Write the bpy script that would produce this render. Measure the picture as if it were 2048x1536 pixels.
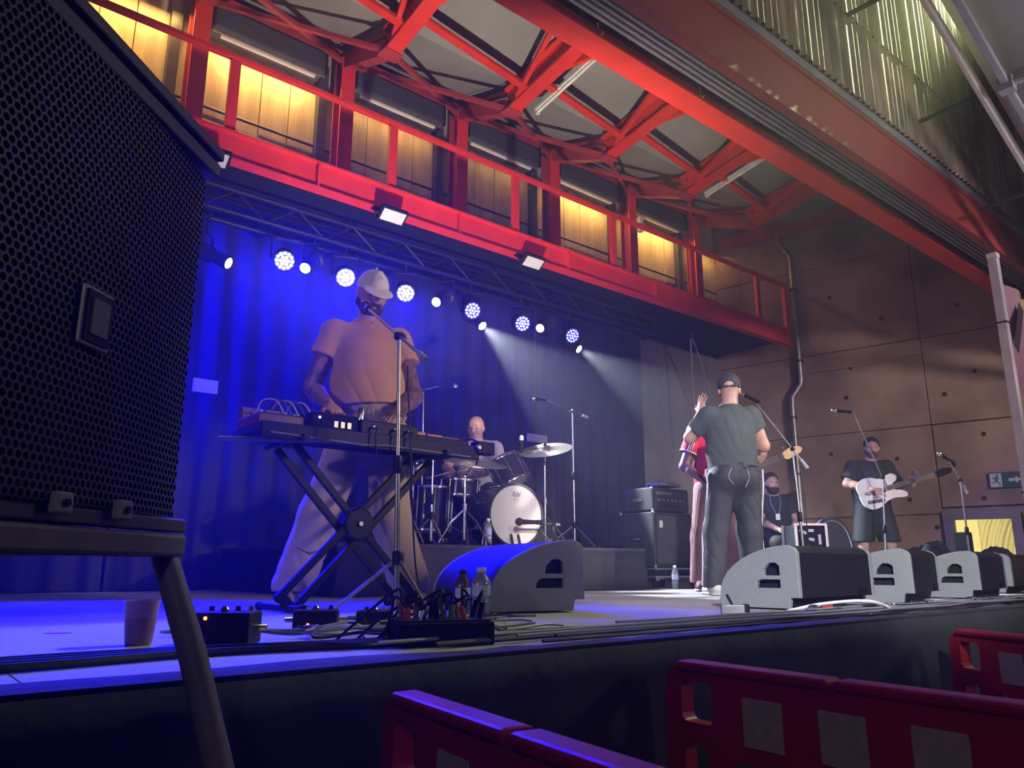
import bpy, bmesh, math, random
import numpy as np
from mathutils import Vector, Matrix
from mathutils.geometry import tessellate_polygon

random.seed(7)
for o in list(bpy.data.objects):
    bpy.data.objects.remove(o)
SC = bpy.context.scene
COL = SC.collection
R = math.radians
PI = math.pi

# ---------------------------------------------------------------- camera, world, lights, exposure
# stage top is z = 0, audience ground z = -1.05; X runs along the stage front, Y runs into the stage
cam = bpy.data.cameras.new('camera')
cam.sensor_width = 36.0
cam.lens = 1538.0 / 2048 * 36
cam.clip_start = 0.05
camo = bpy.data.objects.new('camera', cam)
camo.location = (0, 0, 0.20)
camo.rotation_euler = (R(90) + math.atan(367 / 1538), 0, R(-39.8))
COL.objects.link(camo)
SC.camera = camo

SC.view_settings.view_transform = 'Standard'
SC.view_settings.look = 'None'
SC.view_settings.gamma = 1
SC.view_settings.use_curve_mapping = False
SC.view_settings.exposure = 0.0

W = bpy.data.worlds.new('world')
SC.world = W
W.use_nodes = True
bg = W.node_tree.nodes['Background']
bg.inputs[0].default_value = (0.55, 0.48, 0.62, 1)
bg.inputs[1].default_value = 0.012


def lamp(name, kind, loc, target, energy, color, size=0.1, spot=60, blend=0.3, sy=None):
    d = bpy.data.lights.new(name, kind)
    d.energy = energy
    d.color = color
    if kind == 'AREA':
        d.shape = 'RECTANGLE'
        d.size = size
        d.size_y = sy or size
    else:
        d.shadow_soft_size = size
    if kind == 'SPOT':
        d.spot_size = R(spot)
        d.spot_blend = blend
    o = bpy.data.objects.new(name, d)
    o.location = loc
    if target is not None:
        o.rotation_euler = (Vector(target) - Vector(loc)).to_track_quat('-Z', 'Y').to_euler()
    COL.objects.link(o)
    return o


# weak pinkish fill added from the far left
lamp('side_fill', 'SPOT', (-3.2, 2.3, 1.45), (6.2, 4.0, 1.25), 170, (1.0, 0.78, 0.84), 0.10, 46, 0.5)
# front-of-house floods under the marquee, right of the camera, plus one added fill
lamp('front_flood', 'SPOT', (6.0, -4.5, 3.4), (11.6, 4.6, 1.9), 2200, (1.0, 0.80, 0.72), 0.35, 42, 0.8)
lamp('front_flood_low', 'SPOT', (6.5, -4.0, 2.2), (3.9, 1.5, -0.5), 190, (1.0, 0.92, 0.90), 0.3, 50, 0.8)
lamp('front_flood_beam', 'SPOT', (5.0, -2.0, 0.6), (6.0, 3.0, 3.8), 260, (1.0, 0.72, 0.74), 0.3, 80, 0.8)
lamp('front_flood_keys', 'SPOT', (4.2, -0.8, 1.9), (2.10, 3.75, 1.15), 520, (1.0, 0.75, 0.46), 0.15, 26, 0.7)
lamp('front_spot_singer', 'SPOT', (8.5, -3.0, 3.0), (5.1, 3.5, 1.15), 2600, (1.0, 0.84, 0.80), 0.12, 17, 0.5)
lamp('front_spot_drums', 'SPOT', (1.2, -4.0, 3.3), (4.45, 5.3, 0.95), 900, (1.0, 0.90, 0.86), 0.08, 13, 0.4)
lamp('left_fill', 'SPOT', (-1.5, -3.0, 3.2), (5.0, 3.2, 0.75), 4800, (0.95, 0.95, 1.0), 0.10, 25, 0.5)  # unseen fill added at front left for wedge sides and the capped man
# uplighter on the stage floor behind the blue wedge
lamp('floor_uplighter_beam', 'SPOT', (3.05, 3.40, 0.14), (4.7, 6.3, 5.5), 1500, (1.0, 0.84, 0.64), 0.08, 78, 0.8)
lamp('facade_lamp', 'SPOT', (9.3, 2.25, 6.9), (6.4, 2.72, 5.9), 3600, (0.90, 1.0, 0.50), 0.08, 74, 0.9)
lamp('marquee_lamp', 'POINT', (7.4, 0.2, 3.75), None, 90, (0.95, 0.86, 1.0), 0.3)
# dim unseen point added behind the audience as ambient fill
lamp('ambient_fill', 'POINT', (-3.5, -4.0, 3.6), None, 130, (1.0, 0.85, 0.80), 0.3)

# thin stage haze
vs_ = W.node_tree.nodes.new('ShaderNodeVolumeScatter')
vs_.inputs['Density'].default_value = 0.0075
vs_.inputs['Anisotropy'].default_value = 0.6
W.node_tree.links.new(vs_.outputs[0], W.node_tree.nodes['World Output'].inputs['Volume'])
SC.cycles.use_adaptive_sampling = True
SC.cycles.adaptive_threshold = 0.3
SC.cycles.max_bounces = 4
SC.cycles.diffuse_bounces = 2
SC.cycles.glossy_bounces = 2
SC.cycles.transmission_bounces = 4
SC.cycles.volume_bounces = 0
SC.cycles.caustics_reflective = False
SC.cycles.caustics_refractive = False
SC.cycles.sample_clamp_indirect = 4.0

# ---------------------------------------------------------------- helpers
MATS = {}


def mat(name, col, rough=0.6, metal=0.0, var=0.12, scale=6.0, bump=0.0, bscale=40.0, emit=None, es=0.0,
        col2=None, stretch=None, trans=0.0, alpha=1.0, spec=None, detail=5.0):
    """procedural material: base colour broken up by noise, optional fine relief"""
    if name in MATS:
        return MATS[name]
    m = bpy.data.materials.new(name)
    m.use_nodes = True
    nt = m.node_tree
    b = nt.nodes['Principled BSDF']
    tc = nt.nodes.new('ShaderNodeTexCoord')
    mp = nt.nodes.new('ShaderNodeMapping')
    nt.links.new(tc.outputs['Object'], mp.inputs[0])
    if stretch:
        mp.inputs['Scale'].default_value = stretch
    n = nt.nodes.new('ShaderNodeTexNoise')
    n.inputs['Scale'].default_value = scale
    n.inputs['Detail'].default_value = detail
    nt.links.new(mp.outputs[0], n.inputs['Vector'])
    rp = nt.nodes.new('ShaderNodeValToRGB')
    c2 = col2 or tuple(max(0, c * (1 - 2 * var)) for c in col)
    rp.color_ramp.elements[0].position = 0.32
    rp.color_ramp.elements[1].position = 0.68
    rp.color_ramp.elements[0].color = (*c2, 1)
    rp.color_ramp.elements[1].color = (*col, 1)
    nt.links.new(n.outputs['Fac'], rp.inputs[0])
    nt.links.new(rp.outputs[0], b.inputs['Base Color'])
    b.inputs['Roughness'].default_value = rough
    b.inputs['Metallic'].default_value = metal
    if spec is not None:
        b.inputs['Specular IOR Level'].default_value = spec
    if trans:
        b.inputs['Transmission Weight'].default_value = trans
    if alpha < 1:
        b.inputs['Alpha'].default_value = alpha
    if emit:
        b.inputs['Emission Color'].default_value = (*emit, 1)
        b.inputs['Emission Strength'].default_value = es
    if bump:
        n2 = nt.nodes.new('ShaderNodeTexNoise')
        n2.inputs['Scale'].default_value = bscale
        n2.inputs['Detail'].default_value = 4
        nt.links.new(mp.outputs[0], n2.inputs['Vector'])
        bp = nt.nodes.new('ShaderNodeBump')
        bp.inputs['Strength'].default_value = bump
        bp.inputs['Distance'].default_value = 0.02
        nt.links.new(n2.outputs['Fac'], bp.inputs['Height'])
        nt.links.new(bp.outputs[0], b.inputs['Normal'])
    MATS[name] = m
    return m


class MB:
    """collects shapes; build() links them as ONE mesh object"""

    def __init__(s):
        s.v = []
        s.f = []

    def add(s, vs, fs):
        o = len(s.v)
        s.v += [tuple(p) for p in vs]
        s.f += [tuple(i + o for i in f) for f in fs]
        return s

    def box(s, c, size, rot=None):
        hx, hy, hz = (d / 2 for d in size)
        pts = [Vector((x, y, z)) for x in (-hx, hx) for y in (-hy, hy) for z in (-hz, hz)]
        if rot is not None:
            M = rot if isinstance(rot, Matrix) else Matrix.Rotation(rot, 3, 'Z')
            pts = [M @ p for p in pts]
        c = Vector(c)
        return s.add([p + c for p in pts],
                     [(0, 1, 3, 2), (4, 6, 7, 5), (0, 4, 5, 1), (2, 3, 7, 6), (0, 2, 6, 4), (1, 5, 7, 3)])

    def bbox(s, x0, x1, y0, y1, z0, z1):
        return s.box(((x0 + x1) / 2, (y0 + y1) / 2, (z0 + z1) / 2), (abs(x1 - x0), abs(y1 - y0), abs(z1 - z0)))

    def bar(s, a, b, w, h, up=(0, 0, 1)):
        """rectangular bar from a to b, width w sideways, h along up"""
        a, b = Vector(a), Vector(b)
        d = (b - a).normalized()
        side = d.cross(Vector(up))
        if side.length < 1e-4:
            side = d.cross(Vector((0, 1, 0)))
        side.normalize()
        u = side.cross(d).normalized()
        vs = []
        for p in (a, b):
            for i, j in ((-1, -1), (1, -1), (1, 1), (-1, 1)):
                vs.append(p + side * (i * w / 2) + u * (j * h / 2))
        return s.add(vs, [(3, 2, 1, 0), (4, 5, 6, 7), (0, 1, 5, 4), (1, 2, 6, 5), (2, 3, 7, 6), (3, 0, 4, 7)])

    def tube(s, pts, r, n=8, caps=True):
        pts = [Vector(p) for p in pts]
        rs = r if isinstance(r, (list, tuple)) else [r] * len(pts)
        rings = []
        prev = None
        for i, p in enumerate(pts):
            d = (pts[min(i + 1, len(pts) - 1)] - pts[max(i - 1, 0)])
            d = d.normalized() if d.length > 1e-9 else Vector((0, 0, 1))
            if prev is None:
                ref = Vector((0, 0, 1)) if abs(d.z) < 0.9 else Vector((1, 0, 0))
                e1 = d.cross(ref).normalized()
            else:
                e1 = (prev - d * prev.dot(d))
                e1 = e1.normalized() if e1.length > 1e-6 else d.cross(Vector((0, 0, 1))).normalized()
            prev = e1
            e2 = d.cross(e1)
            rings.append([p + (e1 * math.cos(2 * PI * k / n) + e2 * math.sin(2 * PI * k / n)) * rs[i] for k in range(n)])
        vs = [q for rg in rings for q in rg]
        fs = []
        for i in range(len(pts) - 1):
            for k in range(n):
                fs.append((i * n + k, i * n + (k + 1) % n, (i + 1) * n + (k + 1) % n, (i + 1) * n + k))
        if caps:
            fs.append(tuple(range(n - 1, -1, -1)))
            fs.append(tuple((len(pts) - 1) * n + k for k in range(n)))
        return s.add(vs, fs)

    def lathe(s, prof, origin, axis=(0, 0, 1), n=24, caps=True):
        """prof: list of (radius, height along axis)"""
        ax = Vector(axis).normalized()
        ref = Vector((0, 0, 1)) if abs(ax.z) < 0.9 else Vector((1, 0, 0))
        e1 = ax.cross(ref).normalized()
        e2 = ax.cross(e1)
        o = Vector(origin)
        vs, fs = [], []
        for r, h in prof:
            for k in range(n):
                t = 2 * PI * k / n
                vs.append(o + ax * h + (e1 * math.cos(t) + e2 * math.sin(t)) * max(r, 1e-4))
        for i in range(len(prof) - 1):
            for k in range(n):
                fs.append((i * n + k, i * n + (k + 1) % n, (i + 1) * n + (k + 1) % n, (i + 1) * n + k))
        if caps:
            fs.append(tuple(range(n - 1, -1, -1)))
            fs.append(tuple((len(prof) - 1) * n + k for k in range(n)))
        return s.add(vs, fs)

    def ball(s, c, r, n=12, m=8, rot=None):
        rx, ry, rz = r if isinstance(r, (list, tuple)) else (r, r, r)
        vs, fs = [], []
        for i in range(m + 1):
            a = PI * i / m
            for k in range(n):
                t = 2 * PI * k / n
                p = Vector((rx * math.sin(a) * math.cos(t), ry * math.sin(a) * math.sin(t), rz * math.cos(a)))
                if rot is not None:
                    p = rot @ p
                vs.append(p + Vector(c))
        for i in range(m):
            for k in range(n):
                fs.append((i * n + k, (i + 1) * n + k, (i + 1) * n + (k + 1) % n, i * n + (k + 1) % n))
        return s.add(vs, fs)

    def plate(s, outer, holes, t, o, ex, ey):
        """flat plate with holes: 2D outlines placed at o with axes ex, ey, thickness t along ex x ey (centred)"""
        o, ex, ey = Vector(o), Vector(ex).normalized(), Vector(ey).normalized()
        nz = ex.cross(ey).normalized()
        loops = [outer] + list(holes)
        flat = [p for l in loops for p in l]
        tris = tessellate_polygon([[Vector((p[0], p[1], 0)) for p in l] for l in loops])
        N = len(flat)
        base = len(s.v)
        for sg in (0.5, -0.5):
            for p in flat:
                s.v.append(tuple(o + ex * p[0] + ey * p[1] + nz * (t * sg)))
        for tr in tris:
            a, b, c = (Vector((flat[i][0], flat[i][1])) for i in tr)
            q = (b - a).cross(c - a) if hasattr(Vector((0, 0)), 'cross') else 1
            w = tr if q > 0 else tuple(reversed(tr))
            s.f.append(tuple(base + i for i in w))
            s.f.append(tuple(base + N + i for i in reversed(w)))
        off = 0
        for l in loops:
            k = len(l)
            for i in range(k):
                j = (i + 1) % k
                s.f.append((base + off + i, base + N + off + i, base + N + off + j, base + off + j))
            off += k
        return s

    def build(s, name, m, parent=None, smooth=False, bevel=0.0, seg=2, angle=40):
        me = bpy.data.meshes.new(name)
        off = None
        if parent is not None:
            root, Mw = parent, parent.matrix_basis.copy()
            while root.parent is not None:
                root = root.parent
                Mw = root.matrix_basis @ Mw
            if not root.get('_local'):
                off = Mw.inverted()
        vs = [off @ Vector(p) for p in s.v] if off is not None else s.v
        me.from_pydata([tuple(p) for p in vs], [], s.f)
        me.validate()
        bm = bmesh.new()
        bm.from_mesh(me)
        bmesh.ops.recalc_face_normals(bm, faces=bm.faces)
        bm.to_mesh(me)
        bm.free()
        me.materials.append(m)
        o = bpy.data.objects.new(name, me)
        COL.objects.link(o)
        if parent is not None:
            o.parent = parent
        if smooth:
            for p in me.polygons:
                p.use_smooth = True
            me.set_sharp_from_angle(angle=R(angle))
        if bevel:
            bv = o.modifiers.new('bevel', 'BEVEL')
            bv.width = bevel
            bv.segments = seg
            bv.limit_method = 'ANGLE'
        return o


def rrect(x0, x1, y0, y1, r, n=4):
    pts = []
    for cx, cy, a0 in ((x1 - r, y1 - r, 0), (x0 + r, y1 - r, 90), (x0 + r, y0 + r, 180), (x1 - r, y0 + r, 270)):
        for i in range(n + 1):
            a = R(a0 + 90 * i / n)
            pts.append((cx + r * math.cos(a), cy + r * math.sin(a)))
    return pts


def tag(o, label, cat, group=None):
    o['label'] = label
    o['category'] = cat
    if group:
        o['group'] = group
    return o


def thing(name, loc, label, cat, group=None, rz=0.0, local=False):
    o = bpy.data.objects.new(name, None)
    o.empty_display_size = 0.1
    o.location = loc
    o.rotation_euler = (0, 0, rz)
    COL.objects.link(o)
    o.matrix_basis = Matrix.Translation(Vector(loc)) @ Matrix.Rotation(rz, 4, 'Z')
    if local:
        o['_local'] = 1
    return tag(o, label, cat, group)


def struct(o):
    o['kind'] = 'structure'
    return o


def sempty(name, loc):
    o = bpy.data.objects.new(name, None)
    o.location = loc
    COL.objects.link(o)
    o.matrix_basis = Matrix.Translation(Vector(loc))
    o['kind'] = 'structure'
    return o


def spline(pts, n=8):
    """Catmull-Rom through pts"""
    P = [Vector(p) for p in pts]
    P = [P[0] * 2 - P[1]] + P + [P[-1] * 2 - P[-2]]
    out = []
    for i in range(1, len(P) - 2):
        for k in range(n):
            t = k / n
            a, b, c, d = P[i - 1], P[i], P[i + 1], P[i + 2]
            out.append(0.5 * ((2 * b) + (c - a) * t + (2 * a - 5 * b + 4 * c - d) * t * t + (3 * b - a - 3 * c + d) * t ** 3))
    out.append(P[-2])
    return out


# ---------------------------------------------------------------- materials
M_CONC = mat('board_marked_concrete', (0.33, 0.235, 0.185), 0.92, 0, 0.2, 1.15, 0.5, 7, col2=(0.155, 0.105, 0.085), detail=10)
M_CONC2 = mat('grey_concrete', (0.22, 0.19, 0.18), 0.9, 0, 0.2, 1.2, 0.3, 9, detail=9)
M_BOARD = mat('pale_wall_boards', (0.52, 0.44, 0.36), 0.85, 0, 0.2, 3.0, 0.25, 14, col2=(0.36, 0.29, 0.24), stretch=(3, 1, 0.45), detail=8)
M_RED = mat('red_painted_steel', (0.70, 0.036, 0.022), 0.5, 0, 0.1, 3.0, 0.05, 30)
M_RED_DK = mat('dark_red_steel', (0.40, 0.045, 0.045), 0.55, 0, 0.15, 4.0, 0.05, 30)  # darker red for webs, rear flanges, brackets and braces
M_DECK = mat('grey_roof_deck', (0.30, 0.31, 0.30), 0.9, 0, 0.16, 0.9, 0.1, 12, detail=8)
M_STAGE = mat('stage_floor_vinyl', (0.34, 0.33, 0.34), 0.55, 0, 0.12, 1.4, 0.05, 20, detail=8)
M_BLACKCLOTH = mat('black_stage_cloth', (0.016, 0.017, 0.019), 0.9, 0, 0.25, 5, 0.25, 25, col2=(0.010, 0.011, 0.013))
M_DRAPE = mat('black_drape', (0.020, 0.020, 0.024), 0.95, 0, 0.2, 4, 0.2, 20)
M_BLACK = mat('black_plastic', (0.010, 0.010, 0.011), 0.5, 0, 0.2, 20, 0.05, 200, spec=0.14)
M_BLACKPAINT = mat('black_textured_paint', (0.014, 0.014, 0.016), 0.8, 0, 0.2, 60, 0.25, 300, spec=0.10)
M_DKMETAL = mat('dark_metal', (0.035, 0.035, 0.04), 0.4, 0.7, 0.2, 12)
M_CHROME = mat('chrome', (0.72, 0.72, 0.74), 0.18, 1.0, 0.06, 10)
M_STEEL = mat('galvanised_steel', (0.36, 0.36, 0.37), 0.45, 0.8, 0.15, 14)
M_GREYPAINT = mat('grey_painted_metal', (0.32, 0.31, 0.34), 0.55, 0.1, 0.1, 10)
M_WHITE = mat('white_plastic', (0.75, 0.75, 0.76), 0.5, 0, 0.05, 8)
M_HOUSING = mat('dark_shutter_housing', (0.075, 0.08, 0.085), 0.5, 0.3, 0.2, 4, stretch=(1, 1, 6))

# ---------------------------------------------------------------- the setting
def wx(y):          # the concrete end wall runs slightly askew to the stage
    return 12.6 - 0.216 * y


# audience ground
struct(MB().bbox(-9, 16, -9, 9, -1.15, -1.05).build('floor_audience', mat('tarmac', (0.035, 0.034, 0.036), 0.85, 0, 0.3, 8, 0.4, 60)))

# stage deck: rostrum panels that butt together, then the deck edge
st = sempty('floor_stage', (0, 1.5, 0))
mb = MB().bbox(-4.0, 10.9, 1.52, 7.55, -1.04, -0.025)
mb.build('rostrum_core', M_BLACKPAINT, st)
for i in range(7):
    for j in range(3):
        x0, y0 = -4 + i * 2.13, 1.5 + j * 2.0
        MB().bbox(x0 + .002, x0 + 2.128, y0 + .002, y0 + 1.998, -0.025, 0.0).build('deck_panel', M_STAGE, st)

# right concrete wall made of shuttered panels with recessed joints
wr = sempty('wall_right', (wx(4), 4, 0))
ed = Vector((-0.216, 1, 0)).normalized()
en = Vector((-1, -0.216, 0)).normalized()


def wall_slab(y0, y1, z0, z1, back, front, m, name, par, bevel=0):
    a, b = Vector((wx(y0), y0, 0)), Vector((wx(y1), y1, 0))
    vs = []
    for p in (a, b):
        for d in (back, front):
            for z in (z0, z1):
                q = p + en * d
                vs.append((q.x, q.y, z))
    mb = MB().add(vs, [(0, 1, 3, 2), (4, 6, 7, 5), (0, 2, 6, 4), (1, 5, 7, 3), (0, 4, 5, 1), (2, 3, 7, 6)])
    return mb.build(name, m, par, bevel=bevel)


WY = [-1.5, 1.9, 4.52, 7.6]
WZ = [-1.05, 0.93, 2.20, 3.50, 4.95, 6.6]
wall_slab(-1.5, 7.6, -1.05, 6.6, -0.4, -0.05, M_CONC2, 'wall_core', wr)
for i in range(3):
    for j in range(5):
        y0, y1, z0, z1 = WY[i], WY[i + 1], WZ[j], WZ[j + 1]
        if i == 1 and j == 0 or (i == 1 and j == 1):
            continue
        wall_slab(y0 + .004, y1 - .004, z0 + .004, z1 - .004, -0.06, random.uniform(0, .012), M_CONC, 'panel', wr, 0.012)
# panels around the window opening
wall_slab(1.908, 3.60, -1.04, 0.922, -0.06, 0.0, M_CONC, 'panel', wr, 0.012)
wall_slab(1.908, 4.512, 1.02, 2.192, -0.06, 0.006, M_CONC, 'panel', wr, 0.012)
wall_slab(3.60, 4.512, -1.04, 0.20, -0.06, 0.0, M_CONC, 'panel', wr, 0.012)
mh = mat('tie_hole_shadow', (0.02, 0.015, 0.014), 0.95)
for yy, zz in [(3.9, 2.9), (4.3, 2.62), (5.6, 2.75), (5.0, 1.75), (4.9, 1.15), (5.7, 1.6), (3.9, 2.0), (4.3, 1.6), (4.0, 1.12), (4.0, 3.9), (5.5, 3.2),
               (5.9, 1.9), (4.6, 0.75), (5.0, 3.9), (5.7, 4.4)]:
    MB().lathe([(0.026, 0), (0.03, 0.004), (0.018, 0.006), (0.004, 0.006)], Vector((wx(yy), yy, zz)) + en * 0.010, en, 10).build('tie_hole', mh, wr)

# lit window in that wall
wn = sempty('window_1', (wx(4.0), 4.0, 0.3))
for y0, y1, z0, z1 in ((3.62, 4.52, 0.84, 0.97), (3.62, 4.52, 0.2, 0.33), (4.38, 4.52, 0.33, 0.84), (3.62, 3.73, 0.33, 0.84)):
    wall_slab(y0, y1, z0, z1, -0.1, 0.05, mat('grey_window_frame', (.15, .145, .155), .6), 'window_frame', wn, 0.006)
mw = mat('lit_yellow_pane', (0.16, 0.13, 0.04), 0.9, 0, 0.0, emit=(1.0, 0.80, 0.24), es=1.0)
wall_slab(4.12, 4.38, 0.33, 0.84, -0.05, -0.03, mw, 'pane', wn)
wall_slab(3.73, 4.115, 0.33, 0.84, -0.07, -0.05, mw, 'pane', wn)

# back wall: concrete below the gallery, boards above it
wb = sempty('wall_back', (5, 7.6, 0))
MB().bbox(-4, 11.3, 7.62, 7.9, -1.05, 6.6).build('wall_core', M_CONC2, wb)
for i in range(6):
    x0 = 8.1 + i * 0.62
    MB().bbox(x0 + .004, x0 + .616, 7.56, 7.63, -1.0, 3.7).build('panel', M_CONC2, wb, bevel=0.008)
x = -0.60
while x < 10.95:
    w = 0.328
    MB().bbox(x + .004, x + w - .004, 7.53 + random.uniform(0, .012), 7.62, 3.8, 6.3).build('board', M_BOARD, wb, bevel=0.006)
    x += w
MB().bbox(10.98, 11.3, 7.50, 7.62, 3.8, 6.3).build('dark_edge_post', M_HOUSING, wb)

# far left wall in the dark
struct(MB().bbox(-4.3, -4.0, -1, 7.9, -1.05, 6.6).build('wall_left', M_CONC2))

# gallery floor slab and underside
struct(MB().bbox(-4, 10.9, 6.34, 7.56, 3.72, 3.86).build('floor_gallery', M_BLACKPAINT, bevel=0.01))

# roof deck: ribbed sheets that rise to the front, flat over the gallery
ce = sempty('ceiling', (4, 5, 6))
sl = 0.18
for i in range(9):
    x0 = -3.4 + i * 1.65 + .27
    z_a, z_b = 5.72 + sl * (6.1 - 3.0), 5.72
    vs = [(x0 + .01, 3.0, z_a), (x0 + 1.64, 3.0, z_a), (x0 + 1.64, 6.1, z_b), (x0 + .01, 6.1, z_b)]
    vs += [(p[0], p[1], p[2] + .06) for p in vs]
    MB().add(vs, [(0, 1, 2, 3), (7, 6, 5, 4), (0, 4, 5, 1), (1, 5, 6, 2), (2, 6, 7, 3), (3, 7, 4, 0)]).build('panel', M_DECK, ce, bevel=.01)
    vs = [(x0 + .01, 6.1, 5.76), (x0 + 1.64, 6.1, 5.76), (x0 + 1.64, 7.62, 6.26), (x0 + .01, 7.62, 6.26)]
    vs += [(p[0], p[1], p[2] + .06) for p in vs]
    MB().add(vs, [(0, 1, 2, 3), (7, 6, 5, 4), (0, 4, 5, 1), (1, 5, 6, 2), (2, 6, 7, 3), (3, 7, 4, 0)]).build('panel', M_DECK, ce, bevel=.01)
MB().bbox(-4, 12.2, 2.8, 7.9, 6.5, 6.6).build('deck_cover', M_DECK, ce)

# ---------------------------------------------------------------- gallery steelwork
CX = [-1.35, 0.28, 1.91, 3.55, 5.18, 6.80, 8.43, 10.05]
ORD = ['', '', 'leftmost', 'second from the left', 'third from the left', 'fourth from the left', 'fifth from the left', 'rightmost']
for k, cx in enumerate(CX):
    if k < 2:
        continue
    t = thing('steel_column', (cx, 7.3, 3.86), 'red steel column standing on the gallery, %s of the row' % ORD[k], 'column', 'gallery columns')
    MB().bbox(cx - .085, cx + .085, 7.20, 7.222, 3.86, 5.94).build('flange', M_RED, t, bevel=.003)
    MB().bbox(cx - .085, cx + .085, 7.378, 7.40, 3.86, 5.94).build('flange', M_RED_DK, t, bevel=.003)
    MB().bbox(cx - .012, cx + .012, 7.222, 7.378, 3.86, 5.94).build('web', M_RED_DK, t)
    MB().bbox(cx - .14, cx + .14, 7.16, 7.44, 3.862, 3.885).build('base_plate', M_RED_DK, t)
    # dark window jamb beside each column on the wall
    j = MB().bbox(cx - .24, cx - .13, 7.44, 7.53, 3.86, 5.9).build('window_jamb', M_HOUSING, None, bevel=.004)
    struct(j)
    j.name = 'trim_%d' % (k - 1)
for k in range(2, 7):
    a, b = CX[k] + .12, CX[k + 1] - .26
    t = thing('shutter_housing', ((a + b) / 2, 7.36, 5.62), 'dark roller shutter box above the %s gallery bay' % ['first', 'second', 'third', 'fourth', 'fifth'][k - 2],
              'shutter box', 'shutter boxes over the gallery bays')
    MB().bbox(a, b, 7.24, 7.52, 5.66, 5.92).build('box', M_HOUSING, t, bevel=.02)
    MB().bbox(a, b, 7.27, 7.29, 5.615, 5.66).build('slot_lip', M_STEEL, t)
    MB().bbox(a - .005, a + .012, 7.22, 7.53, 5.64, 5.94).build('end_cap', M_DKMETAL, t)
    MB().bbox(b - .012, b + .005, 7.22, 7.53, 5.64, 5.94).build('end_cap', M_DKMETAL, t)
    en_, wd = [(26, 1), (5, 1), (2.0, 1), (14, 1), (16, 1)][k - 2]
    MB().bbox(a + .1, b - .1, 7.30, 7.34, 5.60, 5.64).build('lamp_batten', M_WHITE, t)
    lamp('amber_wall_washer', 'AREA', ((a + b) / 2, 7.36, 5.585), ((a + b) / 2, 7.52, 4.6), en_, (1.0, 0.56, 0.13), b - a - .1, sy=.05)
lamp('amber_wall_washer', 'AREA', (10.55, 7.36, 5.55), (10.55, 7.52, 4.6), 3, (1.0, 0.56, 0.13), .7, sy=.05)
lamp('amber_wall_washer', 'AREA', (1.0, 7.30, 5.75), (1.0, 7.52, 4.6), 34, (1.0, 0.56, 0.13), 1.5, sy=.05)
# thin dark conduits on the boards
for z, nm in ((4.86, 'upper'), (4.70, 'lower')):
    tag(MB().tube([(-.5, 7.50, z), (10.9, 7.50, z)], .016, 8).build('wall_conduit', M_HOUSING, None, True),
        '%s of two thin dark pipes along the gallery boards' % nm, 'pipe', 'gallery wall pipes')

# edge girder with its flanges
t = thing('gallery_girder', (5, 6.28, 3.66), 'long red steel girder along the gallery front', 'girder')
MB().bbox(-4, 11.08, 6.27, 6.29, 3.67, 3.93).build('web', M_RED, t)
MB().bbox(-4, 11.08, 6.22, 6.34, 3.66, 3.68).build('bottom_flange', M_RED, t)
MB().bbox(-4, 11.08, 6.22, 6.34, 3.92, 3.94).build('top_flange', M_RED, t)
for xx in CX:
    MB().bbox(xx + .9, xx + .92, 6.22, 6.27, 3.68, 3.92).build('stiffener', M_RED, t)
t = thing('gallery_railing', (5, 6.28, 3.94), 'red steel guard railing on top of the gallery girder', 'railing')
MB().bbox(-4, 11.06, 6.25, 6.31, 4.665, 4.715).build('top_rail', M_RED, t, bevel=.006)
xx = -2.97
while xx < 11:
    MB().bbox(xx - .045, xx + .045, 6.255, 6.305, 3.94, 4.665).build('post', M_RED, t, bevel=.004)
    MB().bbox(xx - .07, xx + .07, 6.24, 6.33, 3.94, 3.955).build('foot_plate', M_RED, t)
    xx += 1.65
MB().bbox(10.98, 11.06, 6.25, 6.31, 3.94, 4.665).build('end_post', M_RED, t, bevel=.004)

# ---------------------------------------------------------------- roof trusses
NX = [c - .08 for c in CX]
zN, yN, yF = 5.36, 6.15, 3.30
zF = zN + sl * (yN - yF)


def beam_pt(x, y):
    return Vector((x, y, zN + sl * (yN - y)))


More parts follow.
